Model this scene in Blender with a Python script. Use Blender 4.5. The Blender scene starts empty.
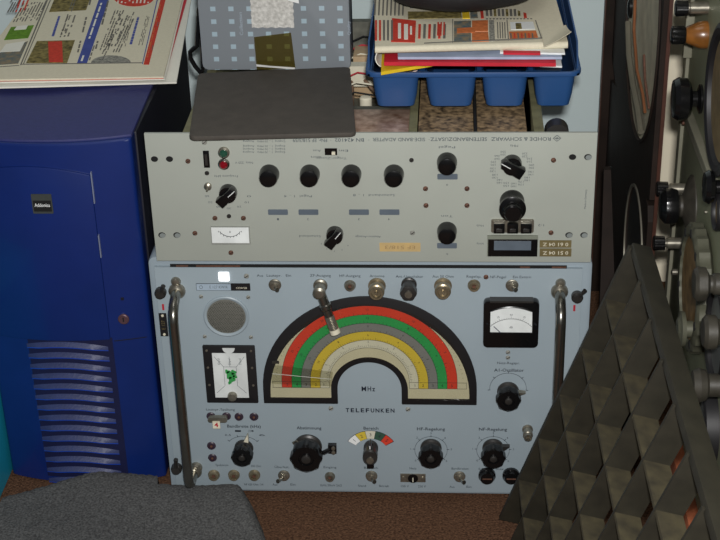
import bpy, bmesh, math, random
from mathutils import Vector, Matrix
random.seed(7)
PI = math.pi
# ------------------------------------------------------------------ camera, world, flash, exposure
R_ = [[0.9981971, 0.0039327, -0.0598918], [0.0546040, -0.4737642, 0.8789573], [-0.0249179, -0.8806430, -0.4731248]]
CAM = Vector((0.10093836, -1.59823916, 1.2027539))
sc = bpy.context.scene
COL = sc.collection
cd = bpy.data.cameras.new('camera'); cam = bpy.data.objects.new('camera', cd); COL.objects.link(cam)
cd.sensor_width = 36; cd.lens = 75; cd.clip_start = 0.05; cd.clip_end = 50
m4 = Matrix.Identity(4)
for r in range(3):
    m4[r][0] = R_[r][0]; m4[r][1] = -R_[r][1]; m4[r][2] = -R_[r][2]; m4[r][3] = CAM[r]
cam.matrix_world = m4
sc.camera = cam
sc.view_settings.view_transform = 'Standard'; sc.view_settings.look = 'None'
sc.view_settings.gamma = 1; sc.view_settings.use_curve_mapping = False
sc.view_settings.exposure = 0.0
wd = bpy.data.worlds.new('world'); sc.world = wd; wd.use_nodes = True
bg = wd.node_tree.nodes['Background']; bg.inputs[0].default_value = (0.86, 0.93, 1.0, 1); bg.inputs[1].default_value = 0.07
# camera flash just above the lens
ld = bpy.data.lights.new('flash', 'AREA'); ld.shape = 'RECTANGLE'; ld.size = 0.045; ld.size_y = 0.03
ld.energy = 28.5; ld.color = (1.0, 0.985, 0.97)
fl = bpy.data.objects.new('flash', ld); COL.objects.link(fl)
fl.matrix_world = m4 @ Matrix.Translation((0.02, 0.055, 0))
# soft room lamp high above, left of the shelf
l2 = bpy.data.lights.new('ceiling_lamp', 'AREA'); l2.size = 0.8; l2.energy = 3.0; l2.color = (1.0, 0.97, 0.92)
f2 = bpy.data.objects.new('ceiling_lamp', l2); COL.objects.link(f2); f2.location = (-0.2, -0.3, 2.35)

def ray(px, py):
    c = (px - 360.0, py - 270.0, 1500.0)
    return Vector([sum(R_[r][k] * c[k] for k in range(3)) for r in range(3)])
def onp(px, py, ax, v):
    r = ray(px, py); return CAM + r * ((v - CAM[ax]) / r[ax])
def onx(px, py, v): return onp(px, py, 0, v)
def ony(px, py, v): return onp(px, py, 1, v)
def onz(px, py, v): return onp(px, py, 2, v)

# ------------------------------------------------------------------ materials
def lin(c):
    return tuple(((x / 255) / 12.92 if x / 255 <= 0.04045 else ((x / 255 + 0.055) / 1.055) ** 2.4) for x in c)
MATS = {}
def mat(name, rgb, rough=0.6, metal=0.0, noise=0.12, scale=40, bump=0.0, bscale=300, spec=0.5, rgb2=None, coat=0.0):
    if name in MATS: return MATS[name]
    m = bpy.data.materials.new(name); m.use_nodes = True; nt = m.node_tree; b = nt.nodes['Principled BSDF']
    c = lin(rgb)
    b.inputs['Roughness'].default_value = rough; b.inputs['Metallic'].default_value = metal
    b.inputs['Specular IOR Level'].default_value = spec; b.inputs['Coat Weight'].default_value = coat
    tc = nt.nodes.new('ShaderNodeTexCoord')
    nz = nt.nodes.new('ShaderNodeTexNoise'); nz.inputs['Scale'].default_value = scale; nz.inputs['Detail'].default_value = 5
    nt.links.new(tc.outputs['Object'], nz.inputs['Vector'])
    cr = nt.nodes.new('ShaderNodeValToRGB'); cr.color_ramp.elements[0].position = 0.3; cr.color_ramp.elements[1].position = 0.7
    c2 = lin(rgb2) if rgb2 else tuple(min(1, x * (1 + noise)) for x in c)
    c1 = c if rgb2 else tuple(x * (1 - noise) for x in c)
    cr.color_ramp.elements[0].color = (*c1, 1); cr.color_ramp.elements[1].color = (*c2, 1)
    nt.links.new(nz.outputs['Fac'], cr.inputs['Fac']); nt.links.new(cr.outputs['Color'], b.inputs['Base Color'])
    if bump:
        n2 = nt.nodes.new('ShaderNodeTexNoise'); n2.inputs['Scale'].default_value = bscale; n2.inputs['Detail'].default_value = 3
        nt.links.new(tc.outputs['Object'], n2.inputs['Vector'])
        bp = nt.nodes.new('ShaderNodeBump'); bp.inputs['Strength'].default_value = bump; bp.inputs['Distance'].default_value = 0.002
        nt.links.new(n2.outputs['Fac'], bp.inputs['Height']); nt.links.new(bp.outputs['Normal'], b.inputs['Normal'])
    MATS[name] = m; return m
panelT = mat('receiver_enamel', (150, 163, 170), 0.42, noise=0.03, scale=8)
caseT = mat('receiver_case_enamel', (144, 157, 165), 0.5, noise=0.05, scale=10)
panelR = mat('adapter_enamel', (162, 166, 157), 0.5, noise=0.04, scale=9)
ink = mat('black_ink', (30, 36, 44), 0.6)
inkR = mat('grey_ink', (84, 92, 96), 0.6)
black = mat('black_bakelite', (15, 15, 16), 0.2, noise=0.05)
blackM = mat('black_matt_enamel', (22, 21, 23), 0.5, noise=0.05)
greyknob = mat('worn_black_bakelite', (44, 42, 40), 0.36, noise=0.2)
chrome = mat('worn_chrome', (140, 138, 130), 0.24, 0.95, noise=0.12)
steel = mat('dull_nickel', (150, 145, 132), 0.34, 0.8, noise=0.25, scale=120)
brass = mat('dull_brass', (150, 138, 114), 0.34, 0.7, noise=0.25, scale=120)
rust = mat('rusted_screw', (108, 76, 62), 0.6, 0.4, noise=0.3, scale=200)
white = mat('white_paint', (228, 230, 228), 0.5, noise=0.02)
cream = mat('dial_cream', (196, 190, 162), 0.5, noise=0.03)
red = mat('dial_red', (205, 62, 42), 0.5, noise=0.03)
green = mat('dial_green', (42, 150, 78), 0.5, noise=0.03)
grey = mat('dial_grey', (122, 124, 122), 0.5, noise=0.03)
yellow = mat('dial_yellow', (205, 180, 62), 0.5, noise=0.03)
whiteband = mat('dial_white', (205, 202, 182), 0.5, noise=0.03)
slate = mat('slate_window', (92, 102, 112), 0.3)
ledred = mat('red_lens', (128, 14, 28), 0.2, coat=0.5)
ledgreen = mat('green_lens', (38, 78, 62), 0.2, coat=0.5)
redpaint = mat('red_paint', (175, 38, 52), 0.5)
tape = mat('old_adhesive_tape', (182, 158, 112), 0.6, noise=0.1, scale=90, rgb2=(196, 166, 110))
grille = mat('perforated_metal', (120, 120, 112), 0.5, 0.3, noise=0.3, scale=900)
rail = mat('olive_rail', (108, 106, 78), 0.6, noise=0.25, scale=70)
copper = mat('tarnished_copper', (120, 92, 72), 0.5, 0.35, scale=60, rgb2=(176, 146, 124))
mottled = mat('oxidised_plate', (60, 50, 40), 0.5, 0.3, scale=150, rgb2=(182, 154, 116))
chass = mat('chassis_metal', (92, 92, 82), 0.6, 0.3, noise=0.4, scale=60)
brownplate = mat('brown_plate', (104, 92, 58), 0.6, noise=0.15, scale=100)
ivory = mat('ivory', (214, 208, 186), 0.5)
navy = mat('tower_blue', (14, 38, 102), 0.36, noise=0.06, scale=20, coat=0.25)
navyG = mat('tower_louvre_blue', (46, 55, 96), 0.5, noise=0.1, scale=60, bump=0.2)
navyT = mat('tower_top_blue', (44, 48, 100), 0.6, noise=0.08, scale=150, bump=0.15)
navyD = mat('tower_side', (16, 17, 30), 0.55)
dark = mat('black_void', (8, 8, 8), 0.8)

def glassmat(name, tint=(1, 1, 1), gl=0.06):
    m = bpy.data.materials.new(name); m.use_nodes = True; nt = m.node_tree; nt.nodes.clear()
    o = nt.nodes.new('ShaderNodeOutputMaterial'); mx = nt.nodes.new('ShaderNodeMixShader')
    t = nt.nodes.new('ShaderNodeBsdfTransparent'); t.inputs[0].default_value = (*tint, 1)
    g = nt.nodes.new('ShaderNodeBsdfGlossy'); g.inputs['Roughness'].default_value = 0.08
    mx.inputs[0].default_value = gl
    nt.links.new(t.outputs[0], mx.inputs[1]); nt.links.new(g.outputs[0], mx.inputs[2]); nt.links.new(mx.outputs[0], o.inputs[0])
    return m
glass = glassmat('dial_glass', (0.97, 0.97, 0.95), 0.035)
cursorglass = glassmat('cursor_glass', (0.93, 0.93, 0.9), 0.05)
film = glassmat('olive_film', (0.76, 0.70, 0.48), 0.05)

# ------------------------------------------------------------------ mesh building
class Fr:
    def __init__(s, o, u, v, n): s.o, s.u, s.v, s.n = map(Vector, (o, u, v, n))
    def p(s, a, b, c=0.0): return s.o + s.u * a + s.v * b + s.n * c
YT = 0.0; YR = -0.006
FT = Fr((0, YT, 0), (1, 0, 0), (0, 0, 1), (0, -1, 0))
FR = Fr((0, YR, 0), (1, 0, 0), (0, 0, 1), (0, -1, 0))
FW = Fr((0, 0, 0), (1, 0, 0), (0, 1, 0), (0, 0, 1))
def T(px, py, y=YT): q = ony(px, py, y); return q.x, q.z
def RR(px, py): return T(px, py, YR)

class MB:
    def __init__(s): s.bm = bmesh.new(); s.k = 0
    def face(s, vs):
        try: f = s.bm.faces.new(vs); f.material_index = s.k; return f
        except ValueError: return None
    def poly(s, fr, pts, c0, c1):
        lo = [s.bm.verts.new(fr.p(a, b, c0)) for a, b in pts]; hi = [s.bm.verts.new(fr.p(a, b, c1)) for a, b in pts]
        n = len(pts); s.face(hi); s.face(lo[::-1])
        for i in range(n): s.face([lo[i], lo[(i + 1) % n], hi[(i + 1) % n], hi[i]])
        return s
    def box(s, fr, a0, a1, b0, b1, c0, c1): return s.poly(fr, [(a0, b0), (a1, b0), (a1, b1), (a0, b1)], c0, c1)
    def rbox(s, fr, a0, a1, b0, b1, c0, c1, r, seg=4):
        pts = []
        for cx, cy, t0 in ((a1 - r, b1 - r, 0), (a0 + r, b1 - r, PI / 2), (a0 + r, b0 + r, PI), (a1 - r, b0 + r, 1.5 * PI)):
            for i in range(seg + 1): t = t0 + i * PI / 2 / seg; pts.append((cx + r * math.cos(t), cy + r * math.sin(t)))
        return s.poly(fr, pts, c0, c1)
    def hexa(s, P):  # 8 points: bottom 4, top 4
        v = [s.bm.verts.new(p) for p in P]
        for q in ((3, 2, 1, 0), (4, 5, 6, 7), (0, 1, 5, 4), (1, 2, 6, 5), (2, 3, 7, 6), (3, 0, 4, 7)): s.face([v[i] for i in q])
        return s
    def slab(s, P4, th, up=(0, 0, 1)):
        u = Vector(up) * th; P4 = [Vector(p) for p in P4]; return s.hexa(P4 + [p + u for p in P4])
    def lathe(s, fr, a, b, prof, seg=24, flute=0, amp=0.0, fr_rng=None, ph=0.0, sa=1.0, sb=1.0):
        rings = []
        for r, c in prof:
            if r < 1e-6: rings.append([s.bm.verts.new(fr.p(a, b, c))]); continue
            ring = []
            for i in range(seg):
                t = 2 * PI * i / seg; rr = r
                if flute and (fr_rng is None or fr_rng[0] <= c <= fr_rng[1]): rr = r * (1 + amp * math.cos(flute * t + ph))
                ring.append(s.bm.verts.new(fr.p(a + sa * rr * math.cos(t), b + sb * rr * math.sin(t), c)))
            rings.append(ring)
        for A, B in zip(rings, rings[1:]):
            if len(A) == 1 and len(B) == 1: continue
            for i in range(seg):
                j = (i + 1) % seg
                if len(A) == 1: s.face([A[0], B[j], B[i]][::-1])
                elif len(B) == 1: s.face([A[i], A[j], B[0]])
                else: s.face([A[i], A[j], B[j], B[i]])
        if len(rings[0]) > 1: s.face(rings[0][::-1])
        if len(rings[-1]) > 1: s.face(rings[-1])
        return s
    def cyl(s, fr, a, b, r, c0, c1, seg=20, **k): return s.lathe(fr, a, b, [(r, c0), (r, c1)], seg, **k)
    def arc(s, fr, ca, cb, r0, r1, t0, t1, c0, c1, seg=48):
        pts = [(ca + r1 * math.cos(t0 + (t1 - t0) * i / seg), cb + r1 * math.sin(t0 + (t1 - t0) * i / seg)) for i in range(seg + 1)]
        pin = [(ca + r0 * math.cos(t0 + (t1 - t0) * i / seg), cb + r0 * math.sin(t0 + (t1 - t0) * i / seg)) for i in range(seg + 1)]
        V = [[s.bm.verts.new(fr.p(x, y, c)) for x, y in P] for P, c in ((pts, c0), (pts, c1), (pin, c1), (pin, c0))]
        for i in range(seg):
            for q in range(4): s.face([V[q][i], V[q][i + 1], V[(q + 1) % 4][i + 1], V[(q + 1) % 4][i]])
        s.face([V[q][0] for q in range(4)]); s.face([V[q][seg] for q in range(4)][::-1])
        return s
    def tube(s, path, r, seg=10, cap=True):
        path = [Vector(p) for p in path]; rings = []; N = None
        for i, p in enumerate(path):
            t = (path[min(i + 1, len(path) - 1)] - path[max(i - 1, 0)]).normalized()
            if N is None: N = t.cross(Vector((0.3, 0.2, 1))).normalized()
            N = (N - t * N.dot(t)).normalized(); B = t.cross(N)
            rr = r[i] if isinstance(r, (list, tuple)) else r
            rings.append([s.bm.verts.new(p + (N * math.cos(2 * PI * k / seg) + B * math.sin(2 * PI * k / seg)) * rr) for k in range(seg)])
        for A, B in zip(rings, rings[1:]):
            for i in range(seg): j = (i + 1) % seg; s.face([A[i], A[j], B[j], B[i]])
        if cap: s.face(rings[0][::-1]); s.face(rings[-1])
        return s
    def grid(s, f, nu, nv, th=0.0, up=(0, 0, -1)):
        V = [[s.bm.verts.new(Vector(f(i / nu, j / nv))) for j in range(nv + 1)] for i in range(nu + 1)]
        for i in range(nu):
            for j in range(nv): s.face([V[i][j], V[i + 1][j], V[i + 1][j + 1], V[i][j + 1]])
        if th:
            u = Vector(up) * th
            W = [[s.bm.verts.new(v.co + u) for v in row] for row in V]
            for i in range(nu):
                for j in range(nv): s.face([W[i][j], W[i][j + 1], W[i + 1][j + 1], W[i + 1][j]])
            for i in range(nu):
                s.face([V[i][0], W[i][0], W[i + 1][0], V[i + 1][0]]); s.face([V[i][nv], V[i + 1][nv], W[i + 1][nv], W[i][nv]])
            for j in range(nv):
                s.face([V[0][j], V[0][j + 1], W[0][j + 1], W[0][j]]); s.face([V[nu][j], W[nu][j], W[nu][j + 1], V[nu][j + 1]])
        return s
    def text(s, fr, st, a, b, h, width=None, c=0.0003, bold=0.0, angle=0.0):
        cu = bpy.data.curves.new('t', 'FONT'); cu.body = st; cu.size = 1.0; cu.offset = bold; cu.resolution_u = 2
        cu.align_x = 'CENTER'; cu.align_y = 'CENTER'
        ob = bpy.data.objects.new('t', cu); COL.objects.link(ob); bpy.context.view_layer.update()
        me = bpy.data.meshes.new_from_object(ob.evaluated_get(bpy.context.evaluated_depsgraph_get()))
        xs = [v.co.x for v in me.vertices] or [0, 1]; w = max(xs) - min(xs); cx = (max(xs) + min(xs)) / 2
        sx = (width / w) if width else h * 1.35; sy = h * 1.35
        ca, sa_ = math.cos(angle), math.sin(angle)
        vs = [s.bm.verts.new(fr.p(a + (v.co.x - cx) * sx * ca - v.co.y * sy * sa_, b + (v.co.x - cx) * sx * sa_ + v.co.y * sy * ca, c)) for v in me.vertices]
        for f in me.polygons: s.face([vs[i] for i in f.vertices])
        bpy.data.objects.remove(ob); bpy.data.meshes.remove(me)
        return s
    def obj(s, name, mats, parent=None, bevel=0.0, smooth=True, seg=2):
        if not isinstance(mats, (list, tuple)): mats = [mats]
        bm = s.bm
        if bevel:
            bmesh.ops.recalc_face_normals(bm, faces=bm.faces)
            ed = [e for e in bm.edges if len(e.link_faces) == 2 and e.calc_face_angle(0) > 0.6]
            bmesh.ops.bevel(bm, geom=ed, offset=bevel, segments=seg, profile=0.6, affect='EDGES', clamp_overlap=True)
        bmesh.ops.recalc_face_normals(bm, faces=bm.faces)
        root = parent
        while root is not None and root.parent is not None: root = root.parent
        if root is not None: off = root.location.copy()
        else:
            vs = bm.verts; xs = [v.co.x for v in vs]; ys = [v.co.y for v in vs]; zs = [v.co.z for v in vs]
            off = Vector(((min(xs) + max(xs)) / 2, (min(ys) + max(ys)) / 2, min(zs)))
        for v in bm.verts: v.co -= off
        me = bpy.data.meshes.new(name); bm.to_mesh(me); bm.free()
        for m in mats: me.materials.append(m)
        if smooth:
            for p in me.polygons: p.use_smooth = True
            me.set_sharp_from_angle(angle=0.6)
        o = bpy.data.objects.new(name, me); COL.objects.link(o)
        if parent is None: o.location = off
        else: o.parent = parent
        return o
def tag(o, label, cat, group=None):
    o['label'] = label; o['category'] = cat
    if group: o['group'] = group
    return o
def thing(name, label, cat, loc, group=None):
    o = bpy.data.objects.new(name, None); o.empty_display_size = 0.05; COL.objects.link(o); o.location = loc
    return tag(o, label, cat, group)
def struct(o): o['kind'] = 'structure'; return o
def lbl(o, s): o['label'] = s; return o

# ------------------------------------------------------------------ the setting
carpet = mat('brown_carpet', (58, 40, 30), 0.95, scale=330, rgb2=(112, 82, 62), bump=1.0, bscale=420, spec=0.1)
struct(MB().box(FW, -1.6, 1.8, -2.2, 0.64, -0.03, 0).obj('floor', carpet))
wallm = mat('pale_wall_paint', (198, 212, 212), 0.7, noise=0.03, scale=5, bump=0.1)
struct(MB().box(FW, -1.6, 0.352, 0.60, 0.64, 0, 1.7).obj('wall_back', wallm))
creamw = mat('cream_wall_paint', (250, 240, 214), 0.7, noise=0.03, scale=5)
struct(MB().box(FW, 0.352, 1.8, 0.60, 0.64, 0, 1.7).obj('wall_right', creamw))

# ------------------------------------------------------------------ receiver
rx = thing('radio_receiver', 'pale blue enamelled radio receiver with rainbow half-round dial and two upright handles', 'radio receiver', (0, 0.15, 0))
zB, zTp = 0.012, 0.345
m = MB()
m.rbox(FT, -0.268, 0.272, 0.006, 0.3565, -0.045, -0.0050, 0.009)
m.obj('front_bezel', caseT, rx, bevel=0.0025)
m = MB(); m.rbox(FT, -0.262, 0.266, 0.008, 0.353, -0.36, -0.045, 0.012); m.obj('case', caseT, rx)
for i in range(4):
    m = MB(); m.cyl(FW, (-0.2, 0.2)[i % 2], (0.05, 0.32)[i // 2], 0.012, 0, 0.008); m.obj('foot', black, rx)
m = MB(); m.box(FT, -0.26, 0.26, zB, zTp, -0.005, 0.0); m.obj('front_panel', panelT, rx, bevel=0.0006)
# slot above the panel
m = MB()
x0, z0 = T(170, 266.2); x1, z1 = T(567, 266.0); m.box(FT, x0, x1, z0 - 0.0016, z0 + 0.0022, -0.002, -0.0008); m.obj('top_slot', dark, rx)
m = MB()
for (p0, p1) in ((176, 188), (196, 240), (520, 530), (552, 566)):
    a, _ = T(p0, 266); b, _ = T(p1, 266); m.box(FT, a, b, z0 - 0.001, z0 + 0.0012, -0.0009, -0.0004)
m.obj('slot_strip', rust, rx)

screwm = mat('zinc_screw', (158, 158, 150), .4, .3, noise=.1)
def screw(fr, a, b, r, mt, parent, name='screw', slot=0.6):
    if mt is steel: mt = screwm
    m = MB(); m.lathe(fr, a, b, [(r, 0), (r, r * 0.35), (r * 0.7, r * 0.7), (0, r * 0.8)], 14)
    m.k = 1; ca, sa = math.cos(slot), math.sin(slot)
    m.poly(fr, [(a + ca * r * .85 - sa * r * .12, b + sa * r * .85 + ca * r * .12), (a - ca * r * .85 - sa * r * .12, b - sa * r * .85 + ca * r * .12),
                (a - ca * r * .85 + sa * r * .12, b - sa * r * .85 - ca * r * .12), (a + ca * r * .85 + sa * r * .12, b + sa * r * .85 - ca * r * .12)], r * 0.6, r * 0.84)
    return m.obj(name, [mt, dark], parent)

# main dial
kx = 0.001266
cx, _ = T(369.5, 387); _, cz = T(369.5, 389); _, bz = T(369.5, 381)
_, zbot = T(369.5, 403.5)
def arch(r, zb, rin, c0, c1, mb, zc=cz, zo=0.0):
    n = 40; pts = [(cx + r * math.cos(PI * i / n), zc + r * math.sin(PI * i / n)) for i in range(n + 1)]
    pts += [(cx - r, zb), (cx - rin, zb)]
    pin = [(cx - rin * math.cos(PI * i / n), zc + rin * math.sin(PI * i / n)) for i in range(n + 1)]
    allp = pts + pin + [(cx + rin, zb), (cx + r, zb)]
    # build as quad strips to keep it a clean concave shape
    outer = [(cx + r, zb)] + [(x, y + zo) for x, y in pts[:n + 1]] + [(cx - r, zb)]
    inner = [(cx + rin, zb)] + [(cx + rin * math.cos(PI * i / n), zc + rin * math.sin(PI * i / n)) for i in range(n + 1)] + [(cx - rin, zb)]
    V = [[mb.bm.verts.new(FT.p(x, y, c)) for x, y in P] for P, c in ((outer, c0), (outer, c1), (inner, c1), (inner, c0))]
    L = len(outer)
    for i in range(L - 1):
        for q in range(4): mb.face([V[q][i], V[q][i + 1], V[(q + 1) % 4][i + 1], V[(q + 1) % 4][i]])
    mb.face([V[q][0] for q in range(4)]); mb.face([V[q][L - 1] for q in range(4)][::-1])
    return mb
dial = arch(107 * kx, zbot, 32 * kx, 0, 0.0022, MB()).obj('dial_surround', blackM, rx, bevel=0.0012)
_, zf = T(369.5, 397)
arch(99.5 * kx, zf, 38.5 * kx, 0.0022, 0.0026, MB(), zo=-.0078).obj('dial_plate', cream, dial)
_, zbase = T(369.5, 387)
bands = [('red_scale_band', red, 77.5, 87.5), ('green_scale_band', green, 68, 77.5), ('grey_scale_band', grey, 58.7, 68), ('yellow_scale_band', yellow, 49, 58.7), ('white_scale_band', whiteband, 40, 49)]
for nm, mt, r0, r1 in bands:
    m = MB(); r0 *= kx; r1 *= kx
    m.arc(FT, cx, bz, r0, r1, 0, PI, 0.0026, 0.0028, 60)
    m.box(FT, cx + r0, cx + r1, zbase, bz, 0.0026, 0.0028); m.box(FT, cx - r1, cx - r0, zbase, bz, 0.0026, 0.0028)
    lbl(m.obj(nm, mt, dial, smooth=False), nm.replace('_', ' ').replace('scale band', 'arc of the dial scale'))
m = MB(); lw = 0.0004
for r in (40, 49, 58.7, 68, 77.5, 87.5):
    m.arc(FT, cx, bz, r * kx - lw / 2, r * kx + lw / 2, 0, PI, 0.0028, 0.0030, 60)
    for sg in (-1, 1): m.box(FT, cx + sg * r * kx - lw / 2, cx + sg * r * kx + lw / 2, zbase, bz, 0.0028, 0.0030)
for sg in (-1, 1):
    for zz in (zbase, bz): m.box(FT, min(cx + sg * 40 * kx, cx + sg * 97 * kx), max(cx + sg * 40 * kx, cx + sg * 97 * kx), zz - lw / 2, zz + lw / 2, 0.0028, 0.0030)
    m.box(FT, cx + sg * 96.5 * kx - lw / 2, cx + sg * 96.5 * kx + lw / 2, zbase, bz, 0.0028, 0.003)
for q, r in enumerate((41, 49, 58.7, 68, 77.5)):
    n = 70 - q * 4
    for i in range(1, n):
        t = PI * i / n; L = (3.0 if i % 5 == 0 else 1.7) * kx; rr = r * kx; w = 0.00016
        d = Vector((math.cos(t), math.sin(t))); p = Vector((-d.y, d.x)); c0 = Vector((cx, bz))
        a, b = c0 + d * rr, c0 + d * (rr + L)
        m.poly(FT, [tuple(a - p * w), tuple(a + p * w), tuple(b + p * w), tuple(b - p * w)], 0.0028, 0.0030)
    for i, s_ in enumerate(('5', '6', '7', '8', '9')):
        t = PI * (0.14 + 0.18 * i); rr = (r + 5.6) * kx
        m.text(FT, str((q + 1) * (i + 1)), cx + rr * math.cos(t), bz + rr * math.sin(t), 0.0032, c=0.0029, angle=t - PI / 2)
    for sg in (-1, 1): m.text(FT, str(q + 1), cx + sg * (r + 4.5) * kx, (zbase + bz) / 2, 0.0042, c=0.0029)
for i in range(12):
    for sg in (-1, 1):
        t = 0.06 + i * 0.055; rr = (93 - i * 0.35) * kx
        m.box(FT, cx + sg * rr * math.cos(t) - 0.0006, cx + sg * rr * math.cos(t) + 0.0006, bz + rr * math.sin(t) - 0.0002, bz + rr * math.sin(t) + 0.0002, 0.0026, 0.0028)
m.obj('scale_markings', ink, dial, smooth=False)
# cursor, resting near the left end of its travel
m = MB(); t0 = PI - 0.10; d = Vector((math.cos(t0), math.sin(t0))); p = Vector((-d.y, d.x)); c0 = Vector((cx, bz))
r0, r1, hw = 30 * kx, 97 * kx, 8.5 * kx
m.poly(FT, [tuple(c0 + d * 37 * kx + p * hw), tuple(c0 + d * r1 + p * hw * 1.4), tuple(c0 + d * r1 - p * hw * 1.2), tuple(c0 + d * 37 * kx - p * hw)], 0.0034, 0.0040)
cur = m.obj('dial_cursor', cursorglass, dial)
m = MB(); w = 0.0003
m.poly(FT, [tuple(c0 + d * 38 * kx + p * w), tuple(c0 + d * r1 + p * w), tuple(c0 + d * r1 - p * w), tuple(c0 + d * 38 * kx - p * w)], 0.0040, 0.0042)
m.obj('cursor_hairline', white, cur)
a, b = T(276, 360); MB().rbox(FT, a - .0045, a + .0045, b - .002, b + .002, .0046, .0056, .001).obj('cursor_clip', chrome, cur)
arch(99.5 * kx, zf, 38.5 * kx, 0.0050, 0.0056, MB()).obj('dial_glass', glass, dial)
for px, py in ((331, 408), (408, 409)):
    a, b = T(px, py); screw(FT, a, b, 0.0032, steel, rx)

# lettering
m = MB()
a, b = T(368.5, 389); [m.text(FT, ch, a + dx_ * kx, b, 0.0074, width=w_ * kx, bold=.02) for ch, dx_, w_ in (('M', -4.6, 4.6), ('H', 0.9, 3.6), ('z', 5.2, 3.0))]
m.obj('dial_unit_lettering', mat('brand_ink', (22, 30, 46), 0.5), rx, smooth=False); m = MB()
a, b = T(370, 410.5)
brand = 'TELEFUNKEN'
for i, ch in enumerate(brand):
    m.text(FT, ch, a + (i - 4.5) * 5.05 * kx, b, 0.0062, width=(3.6 if ch not in 'N' else 4.0) * kx, bold=0.03)
m.obj('brand_lettering', mat('brand_ink', (22, 30, 46), 0.5), rx, smooth=False)
m = MB()
def L(s, px, py, wpx, h=0.0037, bold=0.0):
    a, b = T(px, py); MB().text(FT, s, a, b, h, width=wpx * 0.00128, bold=bold).obj('control_label', ink, rx, smooth=False)
for s, px, py, w in (('Aus', 260, 275.5, 6), ('Lautspr.', 274, 275.5, 14), ('Ein', 288.5, 275.5, 5), ('ZF-Ausgang', 320.5, 275.5, 20), ('HF-Ausgang', 350, 275.8, 20),
                  ('Antenne', 377, 276, 14), ('Ant.-Umschalter', 409.5, 276.5, 26), ('Aus 50 Ohm', 443, 276.5, 20), ('Regelsp.', 474, 276.5, 14),
                  ('NF-Pegel', 498, 277, 15), ('Ein Extern', 522, 277, 17), ('Lautspr./Spaltung', 220.5, 409.5, 29), ('Spektrum', 222, 465, 13), ('600 Ohm', 256, 466, 10),
                  ('NF 600 Ohm 1W', 254, 484.5, 20), ('Überlast.', 282, 467, 15), ('Aus', 275, 484.5, 5), ('Ein', 293, 484.5, 5), ('Eingang', 330, 467.2, 13), ('1kHz 50mV 2kΩ', 331, 485.3, 22),
                  ('Betrieb', 371, 467.8, 14), ('Stand', 362, 485.8, 8), ('Betrieb', 384, 486, 10), ('Netz', 413, 468.3, 7), ('150 V', 405, 486.2, 8), ('220 V', 422, 486.4, 8),
                  ('Bandbreiten', 460, 468.6, 17), ('Aus', 452, 486.8, 5), ('Ein', 469, 486.8, 5), ('0,8 A', 483, 469, 9), ('max. 1,6 A', 506, 469, 20), ('Netz-Regspr.', 508.5, 363, 22)):
    L(s, px, py, w)
for s, px, py, w in (('Bandbreite (kHz)', 244, 426.3, 34), ('Abstimmung', 309, 428, 25), ('Bereich', 371, 428.3, 15), ('HF-Regelung', 431, 429, 28), ('NF-Regelung', 493, 429.3, 28), ('A1-Oszillator', 509, 370.2, 29)):
    L(s, px, py, w, 0.0048, 0.01)
for px, py, s in ((228, 435, '0,5'), (238, 431, '1'), (251, 431, '3'), (262, 435, '6')): L(s, px, py, 6, 0.003)
# dial circles around the control knobs
def scale_ring(px, py, rpx, t0, t1, n, labels=True):
    m = MB()
    a, b = T(px, py); r = rpx * 0.00131
    m.arc(FT, a, b, r - .0002, r + .0002, t0, t1, 0, 0.0003, 40)
    for i in range(n + 1):
        t = t0 + (t1 - t0) * i / n; d = Vector((math.cos(t), math.sin(t))); p = Vector((-d.y, d.x)) * .0003; c = Vector((a, b))
        A, B = c + d * (r - .0006), c + d * (r + .0026); m.poly(FT, [tuple(A - p), tuple(A + p), tuple(B + p), tuple(B - p)], 0, .0003)
        if labels: m.text(FT, str(n - i), a + (r + .0052) * math.cos(t), b + (r + .0052) * math.sin(t), .0032)
    m.obj('knob_scale', ink, rx, smooth=False)
scale_ring(431, 450, 16, -0.7, PI + 0.7, 6); scale_ring(493, 450, 16, -0.7, PI + 0.7, 6); scale_ring(508, 388.5, 17.5, -0.1, PI + 0.1, 4, False)
scale_ring(244, 452, 19, 0.75, PI - 0.75, 3, False)

# control knobs
def tknob(px, py, name, r=0.0165, h=0.026, flute=8, label=None, mt=greyknob):
    a, b = T(px, py)
    m = MB(); m.lathe(FT, a, b, [(r * .92, 0), (r * .92, .003), (r * .8, .005), (r * .78, h * .42), (r * .86, h * .48)], 32)
    k = m.obj(name, mt, rx)
    if label: lbl(k, label)
    m = MB(); m.lathe(FT, a, b, [(r * .86, h * .45), (r * 1.0, h * .52), (r * 1.0, h * .93), (r * .93, h), (r * .5, h), (r * .46, h * .93), (0, h * .93)], 48, flute=flute, amp=.055, fr_rng=(h * .5, h * .94))
    m.obj('knob_grip', black, k)
    m = MB(); m.lathe(FT, a, b, [(r * .3, h * .93), (r * .3, h * 1.03), (r * .2, h * 1.06), (0, h * 1.06)], 16); m.obj('knob_screw', rust if 0 else greyknob, k)
    return k
def pointer(k, px, py, ang, r0, r1, w=.0028, mt=white):
    a, b = T(px, py); d = Vector((math.cos(ang), math.sin(ang))); p = Vector((-d.y, d.x)); c = Vector((a, b))
    m = MB(); m.poly(FT, [tuple(c + d * r0 + p * w), tuple(c + d * r0 - p * w), tuple(c + d * r1)], .003, .010)
    return m.obj('pointer', mt, k)
k = tknob(244, 447.5, 'bandwidth_knob', .0135, .024); pointer(k, 246, 443, 1.35, .008, .02, .003, ivory)
k = tknob(308, 446, 'tuning_knob', .0200, .030, 8, 'largest fluted knob, under the word Abstimmung'); 
a, b = T(296, 441); m = MB(); m.tube([FT.p(a, b - .004, .006), FT.p(a - .003, b + .004, .009), FT.p(a + .002, b + .009, .012), FT.p(a + .006, b + .004, .012)], .0012, 6); m.obj('wire_clip', steel, k)
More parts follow.
